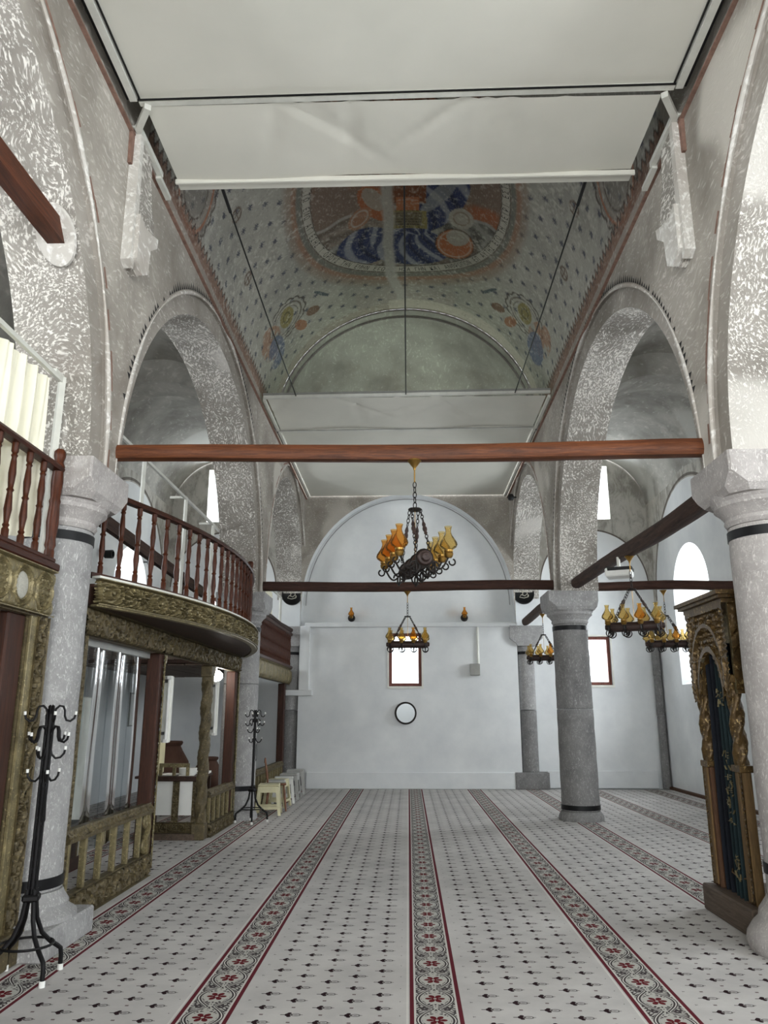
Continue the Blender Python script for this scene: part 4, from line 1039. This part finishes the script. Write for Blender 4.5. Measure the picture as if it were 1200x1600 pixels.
MB().cbox(XG-.16, XG-.04, 4.95, 5.18, 0, 2.2, .012).build('door_post', 'post_wood', g)
MB().cbox(XG-.05, XG+.05, 5.12, 5.47, 0.0, .2, .01).build('jamb_base', 'gilt_dull', g)
# curtain and its steel frame
t = thing('gallery_curtain', 'cream white curtain hanging on steel frame behind the left gallery railing', 'curtain', (0, 0, 0))
def curt(y0, y1, x, z0, z1, seed):
    def fn(a, b):
        y = lerp(y0, y1, a); z = lerp(z1, z0, b); ph = a*(y1-y0)*34+seed
        amp = .022+.02*b; gather = .10*math.sin(a*5+seed)*b*b
        return (x+amp*math.sin(ph)+.012*math.sin(ph*2.3+3*b), y+gather*.6+.01*math.cos(ph), z+(.10*abs(math.sin(a*7+seed))*(b > .98)))
    return MB().grid(fn, int((y1-y0)*90), 14)
curt(2.6, 5.24, -2.68, 2.66, 3.98, 0.4).build('cloth', 'curtain_cloth', t, smooth=True)
MB().bar((-2.64,0.5,4.02),(-2.64,5.40,4.02),.03,.035).bar((-2.64,5.385,2.5),(-2.64,5.385,4.05),.045,.045).bar((-2.64,5.39,4.05),(-2.64,5.25,4.05),.03,.03).build('steel_frame', 'white_steel', t)

# --- middle gallery with bowed balcony
g = thing('wooden_gallery', 'bow-fronted carved balcony with red balusters in middle of left arcade', 'gallery', (0, 0, 0), 0, 'left aisle galleries')
YC2, YH = 9.15, 2.98
def bow(t, off=0.0, sag=.58):
    y = YC2+(YH+off*.3)*(2*t-1); x = XG+sag*(1-(2*t-1)**2)+off; return x, y
ts = [i/60 for i in range(61)]
front = [bow(t, -.03) for t in ts]
w = MB(); poly = [(-5.58, YC2-YH)]+front+[(-5.58, YC2+YH)]
w.prism(poly, 2.405, 2.56, 'z').build('floor_deck', 'soffit_wood', g)
def bowpos(z0, off=0.0):
    def f(U, V, h):
        L = U.max(); t = U/L; y = YC2+YH*(2*t-1); x = XG+.58*(1-(2*t-1)**2); sl = -.58*4*(2*t-1)/(2*YH); nl = np.sqrt(1+sl*sl)
        return x+(h+off)/nl, y-(h+off)*sl/nl, z0+V+0*U
    return f
carved('carved_fascia', 'gilt_wood', g, 6.1, .215, bowpos(2.41), pat_scroll, .07, .0075)
sweep([bow(t, .015) for t in ts], [(-.05,2.625),(.035,2.625),(.035,2.645),(-.05,2.645)]).build('fascia_cap', 'white_paint', g)
sweep([bow(t, .01) for t in ts], [(-.03,2.395),(.03,2.395),(.035,2.412),(-.03,2.412)]).build('fascia_foot', 'gilt_wood', g)
sweep([bow(t, -.06) for t in ts], [(-.05,2.645),(.03,2.645),(.03,2.68),(-.05,2.68)]).build('bottom_rail', 'rail_wood_y', g)
sweep([bow(t, -.06) for t in ts], RAILP(3.36)).build('handrail', 'rail_wood_y', g)
nb = 28; b1 = baluster(.69, 1.25).build('baluster', 'rail_wood', g, smooth=True)
for i in range(nb):
    x, y = bow((i+.5)/nb, -.06)
    if i == 0: b1.location = (x, y, 2.675)
    else: inst(b1, 'baluster', g, (x, y, 2.675), (0, 0, i*.7))
x, y = bow(.66, -.06); knob_post(g, x, y, 2.675, 3.53)
planks(g, -5.5, XG-.12, YC2-YH, YC2+YH, 2.40)
MB().box(XG-.12, XG-.06, 6.18, 12.14, 2.17, 2.405).build('lintel_beam', 'gilt_dull', g)
carved('carved_lintel', 'gilt_dull', g, 5.96, .235, face_x(XG-.06, 6.18, 2.17), pat_foliage, .05, .011)
for y in (8.27, 11.95): MB().cbox(XG-.2, XG-.06, y-.075, y+.075, 0, 2.17, .012).build('door_post', 'post_wood', g)
carved('carved_edge', 'gilt_wood', g, 2.1, .05, face_xv(XG-.06, 8.30, .05), pat_foliage, .02, .012)
MB().box(XG-.15, XG-.06, 6.2, 6.26, 0, 2.17).build('jamb_core', 'gilt_dull', g); carved('carved_jamb', 'gilt_dull', g, 2.17, .07, face_xv(XG-.06, 6.195, 0), pat_foliage, .02, .012)
MB().box(XG-.15, XG-.06, 12.04, 12.12, 0, 2.17).build('jamb_core', 'gilt_dull', g); carved('carved_jamb', 'gilt_wood', g, 2.17, .08, face_xv(XG-.06, 12.04, 0), pat_foliage, .02, .012)
# spiral carved post at the entrance corner, with bracket heads
def twist(r0, z0, z1, n=26, lobes=3, turns=5, amp=.16):
    w = MB(); N = int((z1-z0)/.022); vs = []
    for i in range(N+1):
        z = lerp(z0, z1, i/N)
        for k in range(n):
            a = 2*PI*k/n; r = r0*(1+amp*math.cos(lobes*a-turns*2*PI*(z-z0)/(z1-z0))+.05*math.sin(7*a+z*60)); vs.append((r*math.cos(a), r*math.sin(a), z))
    w.add(vs, [(i*n+k, i*n+(k+1)%n, (i+1)*n+(k+1)%n, (i+1)*n+k) for i in range(N) for k in range(n)]+[tuple(range(n))[::-1], tuple(N*n+k for k in range(n))]); return w
o = twist(.068, .18, 2.05, turns=6).build('spiral_post', 'gilt_dull', g, smooth=True); o.location = (XG-.12, 10.46, 0)
MB().cbox(XG-.21, XG-.04, 10.37, 10.55, 0, .2, .01).build('post_block', 'gilt_dull', g); MB().cbox(XG-.2, XG-.05, 10.38, 10.54, 2.02, 2.17, .01).build('post_block', 'gilt_dull', g)
for y, d in ((8.36, 1), (10.56, 1)):
    w = MB().prism([(y, 2.17), (y+d*.12, 2.17), (y+d*.11, 2.1), (y+d*.05, 2.04), (y+d*.055, 1.97), (y, 1.9)], XG-.14, XG-.07, 'x'); w.build('carved_bracket', 'gilt_wood', g)
# steel curtain frame standing on the gallery
t = thing('curtain_frame', 'white square-tube frame standing on the gallery behind the curved balcony', 'frame', (0, 0, 0))
MB().bar((-3.0,6.9,4.38),(-3.0,12.0,4.38),.03,.035).build('top_rail', 'white_steel', t)
for y in (8.3, 10.0, 11.5):
    MB().bar((-3.0,y,2.56),(-3.0,y,4.4),.036,.036).bar((-3.0,y,4.40),(-3.22,y,4.40),.03,.03).build('post', 'white_steel', t)
# inner stair rail
t = thing('stair_rail', 'dark brown sloping rail on the gallery behind the curved balcony', 'handrail', (0, 0, 0))
MB().bar((-3.5,7.2,3.75),(-3.5,13.0,3.55),.07,.16).bar((-3.5,7.3,2.56),(-3.5,7.3,3.74),.07,.07).bar((-3.5,11.9,2.56),(-3.5,11.9,3.6),.07,.07).build('rail', 'old_beam_wood_y', t)
MB().bar((-3.6,8.6,2.95),(-3.6,12.0,2.95),.05,.07).build('mid_rail', 'rail_wood_y', t)

# --- far gallery
g = thing('wooden_gallery', 'straight far gallery with dense red balusters against the end wall', 'gallery', (0, 0, 0), 0, 'left aisle galleries')
MB().box(-5.58, XG-.06, 12.86, 17.28, 2.36, 2.5).build('floor_deck', 'soffit_wood', g)
MB().box(XG-.10, XG-.04, 12.84, 17.22, 2.17, 2.5).build('fascia_board', 'gilt_dull', g)
carved('carved_fascia', 'gilt_wood', g, 4.36, .33, face_x(XG-.04, 12.85, 2.17), pat_gadroon, .06, .02)
MB().cbox(XG-.1, XG+.01, 12.84, 17.24, 2.50, 2.56, .01).cbox(XG-.09, XG-.01, 12.84, 17.24, 3.22, 3.29, .012).build('rails', 'rail_wood_y', g)
b2 = baluster(.66, 1.25).build('baluster', 'rail_wood', g, smooth=True); b2.location = (XG-.05, 12.95, 2.56)
for i in range(1, 32): inst(b2, 'baluster', g, (XG-.05, 12.95+.135*i, 2.56))
for y in (16.75, 13.0): MB().cbox(XG-.2, XG-.06, y-.08, y+.08, 0, 2.17, .012).build('door_post', 'post_wood', g)
planks(g, -5.5, XG-.12, 12.9, 17.2, 2.355, .3)
MB().tube([(XG-.02,13.2,3.30),(XG-.03,14.5,3.33),(XG-.02,15.6,3.31),(XG-.03,17.1,3.34)], [.03,.045,.04,.05], 10).build('draped_roll', 'soffit_wood', g, smooth=True)
t = thing('gallery_curtain', 'small cream curtain hanging above the far gallery railing', 'curtain', (0, 0, 0)); curt(12.95, 15.6, -2.78, 2.6, 3.95, 2.0).build('cloth', 'curtain_cloth', t, smooth=True); MB().bar((-2.76,12.9,4.0),(-2.76,16.6,4.0),.03,.03).bar((-2.76,16.6,2.5),(-2.76,16.6,4.0),.045,.045).build('steel_frame', 'white_steel', t)

# --- low carved screens
def screen(label, y0, y1, top, base, nbar, scroll=True):
    t = thing('low_screen', label, 'screen', (0, 0, 0), 0, 'low carved screens'); X = XG-.04
    MB().box(X-.07, X, y0, y1, 0, base).build('base_board', 'gilt_dull', t)
    carved('carved_base', 'gilt_dull', t, y1-y0, base, face_x(X, y0, 0), pat_foliage, .045, .011)
    w = MB().prism([(X-.10, top-.075), (X+.02, top-.085), (X+.025, top-.06), (X-.02, top), (X-.1, top)], y0, y1, 'y'); w.build('top_rail', 'gilt_dull', t)
    L = y1-y0
    def slope(U, V, h): return (X+.02-.045*V/.06*.9+h*.6, y0+U, top-.06+V+h*.6)
    carved('carved_rail', 'gilt_dull', t, L, .06, slope, pat_foliage, .02, .011)
    src = None
    for i in range(nbar):
        y = lerp(y0+.06, y1-.3 if scroll else y1-.06, i/(nbar-1))
        if src is None: src = MB().cbox(X-.05, X, -.022, .022, base, top-.08, .005).build('bar', 'gilt_wood', t); src.location = (0, y, 0)
        else: inst(src, 'bar', t, (0, y, 0))
        for k in range(0): pass
    if scroll:
        w = MB(); 
        for zc, r in ((base+.07, .075), (top-.16, .07)):
            w.tube([(X-.02, y1-.12+(r*(1-k/34))*math.cos(k*.42), zc+(r*(1-k/34))*math.sin(k*.42)) for k in range(30)], .018, 7)
        w.tube([(X-.02,y1-.06,base),(X-.01,y1-.13,base+.15),(X-.01,y1-.04,base+.24),(X-.02,y1-.09,top-.08)], .028, 8)
        w.build('scroll_bracket', 'gilt_wood', t, smooth=True)
        MB().cbox(X-.08, X, y1-.05, y1+.01, 0, top-.02, .006).build('end_post', 'gilt_dull', t)
    return t
screen('low carved screen in front of the clear strip curtain', 6.22, 8.22, .67, .21, 6)
screen('low carved screen between spiral post and second column', 10.58, 12.02, .57, .17, 6, False)
screen('low carved screen under the far gallery behind the stools', 13.1, 16.6, .60, .12, 13, False)
t = thing('carved_desk', 'carved desk with white panels between spiral post and red post', 'desk', (0, 0, 0))
MB().box(-3.42, -2.74, 10.44, 10.50, .0, .2).build('base_board', 'gilt_dull', t); carved('carved_base', 'gilt_dull', t, .68, .12, face_y(-3.42, 10.44, .08), pat_scroll, .02, .01)
MB().box(-3.5, -2.72, 10.36, 10.5, 0, .075).build('step', 'throne_base_wood', t)
MB().box(-3.34, -2.76, 10.50, 10.52, .28, .70).build('white_panel', 'paper_white', t)
for x in (-3.42, -3.06, -2.80): carved('carved_stile', 'gilt_dull', t, .56, .09, face_yv(x, 10.48, .2), pat_foliage, .018, .011)
MB().cbox(-3.45, -2.72, 10.43, 10.56, .70, .76, .008).build('desk_edge', 'soffit_wood', t); MB().box(-3.6, -2.75, 10.56, 11.3, .72, .75).build('desk_top', 'soffit_wood', t)
for x in (-3.55, -2.82): MB().box(x, x+.06, 11.2, 11.26, 0, .72).build('leg', 'soffit_wood', t)

# --- clear strip curtain
t = thing('strip_curtain', 'clear plastic strip curtain hanging in the first bay under the balcony', 'strip curtain', (0, 0, 0))
MB().bar((-2.74,6.3,2.14),(-2.74,8.15,2.14),.05,.06).build('header_rail', 'grey_steel', t)
for i in range(6):
    y0 = 6.32+.27*i
    def fn(a, b, y0=y0, i=i): return (-2.74+.018*math.sin(PI*a)*(1 if i % 2 else -1)+.006*math.sin(b*5+i), y0+.30*a-.02*b, lerp(2.12, .42, b))
    MB().grid(fn, 8, 8).build('strip', 'pvc_strip', t, smooth=True)

# --- things seen under the galleries
def jar(label, x, y, h, r, mat='terracotta', rz=0):
    t = thing('clay_jar', label, 'jar', (x, y, 0), rz, 'large clay jars')
    MB().lathe([(r*.45,0),(r*.62,.06*h),(r*.92,.35*h),(r,.55*h),(r*.9,.72*h),(r*.6,.87*h),(r*.5,.93*h)], 28).build('body', mat, t, smooth=True)
    MB().lathe([(r*.5,.93*h),(r*.56,.95*h),(r*.6,.98*h),(r*.56,h),(r*.44,h),(r*.42,.93*h)], 28, caps=False).build('rim', mat, t, smooth=True)
jar('large terracotta jar standing behind the cream louvred box', -3.86, 12.9, 1.12, .34)
jar('brown clay jar half hidden behind the spiral post', -3.30, 13.2, .86, .28)
jar('brown clay jar beside the far red post', -3.02, 13.9, .85, .26)
t = thing('heater_box', 'cream louvred heater standing on the desk', 'heater', (-3.52, 11.0, .75)); MB().cbox(-.12,.12,-.16,.16,0,.42,.02).build('case', 'cream_plastic', t)
for i in range(8): MB().box(-.11,.04,-.168,-.158,.06+.04*i,.075+.04*i).build('louvre', 'black_plastic', t)
t = thing('bowl', 'white round bowl standing on the desk', 'bowl', (-2.98, 10.85, .75)); MB().lathe([(.10,0),(.115,.02),(.12,.09),(.11,.09),(.10,.03),(0,.028)], 24).build('side', 'paper_white', t, smooth=True)
t = thing('desk_rack', 'small gilt wooden rack standing on the desk edge', 'rack', (-3.10, 10.62, .757)); MB().bar((-.2,0,.13),(.2,0,.13),.03,.05).build('bar', 'gilt_wood', t)
for x in (-.18, 0, .18): MB().box(x-.02,x+.02,-.015,.015,0,.11).build('leg', 'gilt_wood', t)
for k, (x, y, r) in enumerate(((-2.95, 10.68, .2), (-3.22, 10.8, -.3), (-2.86, 11.16, .1))):
    o = MB().box(-.1,.1,-.14,.14,0,.006+.01*k).build('paper_sheet', 'paper_white'); o.location = (x, y, .75+.0005); o.rotation_euler = (0,0,r)
    tag(o, ['white paper near the bowl on the desk front edge', 'white paper beside the gilt rack on the desk', 'thicker white papers at the back of the desk'][k], 'paper', 'papers on the desk')
for (x, y, z, lb, ry) in ((XG-.14, 8.78, 1.24, 'white fluorescent tube lamp fixed upright on the red post', .0), (XG-.12, 10.86, 1.26, 'white fluorescent tube lamp fixed upright beside the spiral post', .0)):
    t = thing('tube_lamp', lb, 'lamp', (x, y, z), 0, 'upright tube lamps'); MB().cbox(-.04,.06,-.035,.035,0,.72,.01).build('batten', 'white_paint', t); MB().bar((0,0,.66),(0,-.40 if y < 9 else -.33,.66),.03,.03).build('upper_bracket', 'iron', t); MB().bar((0,0,.1),(0,-.40 if y < 9 else -.33,.1),.03,.03).build('lower_bracket', 'iron', t); MB().tube([(.03,-.05,.04),(.03,-.05,.68)], .017, 10).build('tube', 'white_plastic', t, smooth=True)
    MB().cbox(.005,.055,-.075,-.02,0,.04,.004).cbox(.005,.055,-.075,-.02,.68,.72,.004).build('tube_holder', 'white_plastic', t)
t = thing('ceiling_lamp', 'glowing white lamp under the gallery behind the spiral post', 'lamp', (-2.86, 11.5, 2.02)); MB().lathe([(0,-.02),(.09,.0),(.125,.04),(.125,.10),(.08,.14),(.03,.15)], 18).build('globe', 'lamp_glow', t, smooth=True); MB().lathe([(.04,.14),(.05,.30),(.05,.345)], 14).build('holder', 'white_paint', t)
t = thing('white_cabinet', 'tall white cabinet seen through the clear strip curtain', 'cabinet', (-4.35, 9.6, 0)); MB().cbox(-.35,.35,-.3,.3,.02,1.75,.012).build('body', 'white_paint', t); MB().box(-.33,-.01,-.315,-.3,.08,1.70).build('door', 'white_plastic', t); MB().box(.01,.33,-.315,-.3,.08,1.70).build('door', 'white_plastic', t)
t = thing('bench', 'dark low bench seen through the clear strip curtain', 'bench', (-3.9, 8.4, 0)); MB().cbox(-.5,.5,-.25,.25,.38,.46,.02).build('seat', 'black_plastic', t)
for x in (-.45, .41): MB().box(x,x+.05,-.2,.2,0,.38).build('leg', 'soffit_wood', t)

for y, z, lb in ((13.55, 4.35, 'black spotlight on the left aisle wall next to the first gallery column'), (15.9, 4.66, 'black spotlight on the left aisle wall seen between the balusters')):
    t = thing('wall_spotlight', lb, 'spotlight', (-5.6, y, z), 0, 'wall spotlights'); MB().bar((0,0,0),(.12,0,.0),.03,.03).build('arm', 'iron', t); MB().lathe([(.05,0),(.075,.02),(.08,.16),(.06,.17),(.05,.05)], 16, axis='x', c=(.1,0,0)).build('head', 'black_plastic', t, smooth=True)
t = thing('notice_board', 'small framed white notice on the wall under the middle gallery', 'notice', (-5.6, 15.95, 1.3)); MB().box(0.0,.03,-.22,.22,0,.66).build('frame', 'grey_steel', t); MB().box(.03,.034,-.19,.19,.03,.63).build('sheet', 'paper_white', t)

# ------------------------------------------------------------------ carved throne on the right
t = thing('carved_throne', 'tall gilded carved canopy throne with dark curtain beside right front column', 'throne', (0, 0, 0))
XF, Y0, Y1 = 2.50, 6.14, 6.96
MB().cbox(2.42, 3.08, 6.06, 7.02, 0, .20, .012).build('base', 'throne_base_wood', t)
for y0, y1, mt in ((6.16, 6.30, 'raw_wood'), (6.80, 6.94, 'red_raw_wood')):
    MB().cbox(XF, XF+.07, y0, y1, .20, 1.14, .006).build('pedestal', mt, t)
    carved('pedestal_edge', 'gilt_bronze', t, .92, .05, face_xv(XF, y1-.05 if y0 > 6.5 else y0, .21, -1), pat_foliage, .015, .011)
    MB().cbox(XF-.012, XF+.02, (y0+y1)/2-.03, (y0+y1)/2+.03, .22, 1.12, .004).build('pedestal_strip', 'raw_wood', t)
    MB().cbox(XF-.02, XF+.09, y0-.015, y1+.015, 1.12, 1.17, .006).build('pedestal_cap', 'gilt_bronze', t)
    o = twist(.050, 1.17, 1.80, turns=3, amp=.2).build('twisted_column', 'gilt_bronze', t, smooth=True); o.location = (XF+.035, (y0+y1)/2, 0)
    MB().cbox(XF-.02, XF+.09, (y0+y1)/2-.085, (y0+y1)/2+.085, 1.78, 1.84, .006).build('column_capital', 'gilt_bronze', t)
# canopy front with arched opening
def canopy():
    nu, nv = 90, 70; w = MB(); L = Y1-Y0; vs = []
    for i in range(nu+1):
        u = i/nu*L; c = abs(u-L/2)
        zb = 1.70+.06*math.cos(c*60) if c >= .235 else 1.70+.335*math.sqrt(1-(c/.235)**2)
        for j in range(nv+1):
            z = lerp(zb, 2.41, j/nv); vs.append((u, z))
    U = np.array([a for a, b in vs]); Z = np.array([b for a, b in vs])
    cx = np.abs(U-L/2); r1 = np.hypot(cx/.235, (Z-1.70)/.335); r2 = np.hypot(cx/.33, (Z-1.86)/.40)
    h = .3+.9*sm(fbm(U, Z, 22, 3, 2)*.7+.3*np.abs(np.sin(U*70)*np.sin(Z*64)), .42, .6)
    h = np.where(np.abs(r1-1.10) < .07, 1.1, h); h = np.where(np.abs(r2-1.0) < .05, 1.5, h); h = np.where((r2 < .94) & (r1 > 1.2), h-.45, h)
    h = np.where((cx > .36), .7+.5*np.abs(np.sin(Z*70)), h); h = np.where(Z > 2.36, 1.3, h); h = np.where(np.abs(Z-1.98) < .012, 1.2, h)*1.0
    w.v = [(XF-.03*hh+.01, Y0+u, z) for (u, z), hh in zip(vs, h)]
    w.f = [(i*(nv+1)+j, (i+1)*(nv+1)+j, (i+1)*(nv+1)+j+1, i*(nv+1)+j+1) for i in range(nu) for j in range(nv)]
    return w
canopy().build('canopy_front', 'gilt_bronze', t, smooth=True, fix=False)
w = MB(); n = 24; arc2 = [(6.55-.235*math.cos(PI*i/n), 1.70+.335*math.sin(PI*i/n)) for i in range(n+1)]
w.add([(XF,a,b) for a,b in arc2]+[(XF+.1,a,b) for a,b in arc2], [(i,i+1,n+2+i,n+1+i) for i in range(n)]); w.build('arch_soffit', 'gilt_bronze', t)
carved('canopy_side', 'gilt_bronze', t, .52, .72, face_y(XF+.02, Y0, 1.70, -1), pat_foliage, .03, .011)
MB().box(XF+.02, 3.04, Y0+.002, Y0+.03, 1.70, 2.41).build('side_board', 'gilt_dull', t); MB().box(XF+.02, 3.04, Y1-.03, Y1, 1.80, 2.41).build('side_board', 'gilt_dull', t)
w = MB(); 
for k, (d, z) in enumerate(((.0, 2.40), (.035, 2.435), (.06, 2.46))): w.box(XF-.03-d, 3.06, Y0-.02-d, Y1+.02+d, z, z+.032)
w.build('cornice', 'gilt_bronze', t)
src = None
for i in range(20):
    if src is None: src = MB().lathe([(0,-.012),(.008,-.008),(.012,0),(.008,.008),(0,.012)], 8).build('bead', 'gilt_bronze', t, smooth=True); src.location = (XF-.05, Y0+.02+i*.041, 2.445)
    else: inst(src, 'bead', t, (XF-.05, Y0+.02+i*.041, 2.445))
for i in range(10): inst(src, 'bead', t, (XF+.02+i*.05, Y0-.06, 2.445)); inst(src, 'bead', t, (XF+.02+i*.05, Y0-.035, 2.05))
for y in (6.2, 6.9):
    o = twist(.05, .2, 1.75, turns=6, amp=.15).build('rear_column', 'gilt_dull', t, smooth=True); o.location = (2.98, y, 0)
def drape(y0, y1, x, z0, z1, k, amp, seed): return MB().grid(lambda a, b: (x+amp*math.sin(a*k+seed+.6*math.sin(b*3))+.02*math.sin(a*k*2.2), lerp(y0, y1, a)+.02*math.sin(b*4+seed), lerp(z0, z1, b)), 60, 20)
drape(6.34, 6.80, 2.56, .20, 2.1, 26, .025, 1).build('back_curtain', 'navy_cloth', t, smooth=True)
cu = drape(6.31, 6.53, 2.53, .20, 2.00, 15, .018, 2).build('front_curtain', 'green_cloth', t, smooth=True)
rng = random.Random(4); w = MB()
for (zc, n_, sp) in ((1.68, 10, .04), (1.1, 24, .10), (.85, 18, .08), (.42, 12, .06)):
    for k in range(n_):
        y = 6.44+rng.uniform(-.055, .055); z = zc+rng.uniform(-1.6, 1.6)*sp; a = rng.uniform(0, PI); l = rng.uniform(.014, .03)
        w.bar((2.503, y-l*math.cos(a), z-l*math.sin(a)), (2.503, y+l*math.cos(a), z+l*math.sin(a)), .004, .012, up=(1,0,0))
tag(w.build('gold_embroidery', 'gilt_wood', cu), kind='stuff')
MB().tube([(2.51,6.31,.36),(2.505,6.42,.34),(2.51,6.58,.36),(2.58,6.72,.38)], .006, 6).build('tie_cord', 'raw_wood', t)

# ------------------------------------------------------------------ coat racks
def coat_rack(label, loc, rz):
    t = thing('coat_rack', label, 'coat rack', loc, rz, 'black metal coat racks')
    MB().tube([(0,0,.42),(0,0,1.60)], .014, 10).tube([(.022,0,.42),(.022,0,1.58)], .008, 8).tube([(-.022,0,.42),(-.022,0,1.58)], .008, 8).build('pole', 'iron', t, smooth=True)
    MB().cbox(-.05,.05,-.05,.05,.43,.47,.01).build('pole_clamp', 'iron', t)
    for z, n, a0 in ((1.57, 4, .3), (1.44, 4, 1.0), (1.33, 3, .2), (1.19, 3, .8)):
        for k in range(n):
            a = a0+2*PI*k/n; dx, dy = math.cos(a), math.sin(a)
            prof = [(.02,-.02),(.03,.01),(.05,.03),(.075,.025),(.085,.0),(.088,-.035),(.10,-.062),(.125,-.068),(.148,-.05),(.155,-.02)] if z > 1.4 else [(.02,.0),(.03,-.035),(.055,-.06),(.085,-.055),(.105,-.03),(.11,.0)]
            h = MB().tube([(dx*p, dy*p, z+q) for p, q in prof], .0075, 7).build('hook', 'iron', t, smooth=True)
            p, q = prof[-1]; MB().tube([(dx*p,dy*p,z+q-.008),(dx*p*1.01,dy*p*1.01,z+q+.014)], .0088, 8).build('hook_tip', 'white_plastic', h)
    for k in range(4):
        a = .6+k*PI/2; dx, dy = math.cos(a), math.sin(a)
        pts = [(.03,.50),(.035,.42),(.05,.33),(.09,.24),(.15,.18),(.20,.145),(.225,.125),(.232,.09),(.234,.02)]
        l = MB().tube([(dx*p,dy*p,q) for p,q in pts], .014, 9).build('leg', 'iron', t, smooth=True); MB().lathe([(.018,0),(.018,.03),(.014,.034)], 10, c=(dx*.234,dy*.234,0)).build('foot_cap', 'white_plastic', l)
    MB().tube([(.155*math.cos(q),.155*math.sin(q),.19) for q in [k*2*PI/28 for k in range(28)]], .008, 7, closed=True).build('ring', 'iron', t, smooth=True)
    MB().tube([(.02,-.03,1.12),(.03,-.03,1.0),(.035,-.03,.9),(.02,-.03,.86),(.0,-.03,.9),(.005,-.03,1.1)], .004, 6).build('hanging_strap', 'iron', t)
    return t
rk = coat_rack('black metal coat rack in the left foreground', (-2.34, 5.14, 0), .3)
c = copy_tree(rk); c['label'] = 'black metal coat rack farther back beside the plastic stools'; c.location = (-2.33, 12.06, 0); c.rotation_euler = (0,0,1.2)

# ------------------------------------------------------------------ stools and chair
def stool(label, loc, rz, mat, h=.45, s=.17):
    t = thing('plastic_stool', label, 'stool', loc, rz, 'plastic stools by the left arcade')
    MB().cbox(-s,s,-s,s,h-.03,h,.015).build('seat', mat, t)
    b = s*1.22
    for sx in (-1, 1):
        for sy in (-1, 1):
            w = MB(); f = .35
            top = [(sx*s*.97, sy*s*.97), (sx*s*(.97-f), sy*s*.97), (sx*s*(.97-f), sy*s*.88), (sx*s*.88, sy*s*.88), (sx*s*.88, sy*s*(.97-f)), (sx*s*.97, sy*s*(.97-f))]
            bot = [(sx*b, sy*b), (sx*(b-s*f*.75), sy*b), (sx*(b-s*f*.75), sy*(b-s*.1)), (sx*(b-s*.1), sy*(b-s*.1)), (sx*(b-s*.1), sy*(b-s*f*.75)), (sx*b, sy*(b-s*f*.75))]
            w.add([(x,y,h-.03) for x,y in top]+[(x,y,0) for x,y in bot], [tuple(range(6)), tuple(range(6,12))[::-1]]+[(i,(i+1)%6,6+(i+1)%6,6+i) for i in range(6)]); w.build('leg', mat, t)
    q = s*.96
    for nm, z0, z1, d in (('skirt', h-.12, h-.03, q), ('stretcher', .09, .13, s*1.16)):
        w = MB()
        for a in range(4):
            ca, sa = math.cos(a*PI/2), math.sin(a*PI/2)
            pts = [(-d, -d-.0, z0), (d, -d, z0), (d, -d, z1), (-d, -d, z1), (-d, -d+.012, z0), (d, -d+.012, z0), (d, -d+.012, z1), (-d, -d+.012, z1)]
            w.add([(x*ca-y*sa, x*sa+y*ca, z) for x, y, z in pts], [(0,1,2,3),(7,6,5,4),(0,4,5,1),(1,5,6,2),(2,6,7,3),(3,7,4,0)])
        w.build(nm, mat, t)
    return t
stool('nearest cream plastic stool beside the coat rack', (-2.24, 13.00, 0), .1, 'cream_plastic', .46)
stool('cream plastic stool behind the small wooden chair', (-2.28, 14.05, 0), -.1, 'cream_plastic', .45)
stool('white plastic stool in the middle of the row by the arcade', (-2.27, 14.7, 0), .15, 'white_plastic', .44)
stool('grey plastic stool second from the end wall', (-2.27, 15.4, 0), .0, 'grey_plastic', .45)
stool('farthest grey plastic stool nearest the end wall', (-2.29, 16.3, 0), .1, 'grey_plastic', .46)
t = thing('wooden_chair', 'small brown wooden chair between the cream stools', 'chair', (-2.21, 13.52, 0), math.radians(100))
MB().cbox(-.16,.16,-.16,.16,.40,.435,.012).build('seat', 'chair_wood', t); MB().cbox(-.15,.15,-.15,.15,.435,.475,.02).build('cushion', 'grey_plastic', t)
for sx in (-1, 1):
    for sy in (-1, 1): MB().tube([(sx*.12,sy*.12,.40),(sx*.14,sy*.14,.22),(sx*.165,sy*.165,0)], [.014,.02,.013], 9).build('leg', 'chair_wood', t, smooth=True)
    MB().tube([(sx*.13,.14,.42),(sx*.14,.17,.62),(sx*.13,.20,.80)], [.015,.018,.013], 9).build('back_post', 'chair_wood', t, smooth=True)
for x in (-.06, .06): MB().tube([(x,.15,.43),(x,.19,.76)], .009, 7).build('back_spindle', 'chair_wood', t)
MB().cbox(-.16,.16,.185,.215,.75,.83,.012).build('top_rail', 'chair_wood', t); MB().tube([(-.15,.15,.2),(.15,.15,.2)], .009, 7).tube([(-.15,-.15,.2),(.15,-.15,.2)], .009, 7).build('stretcher', 'chair_wood', t)
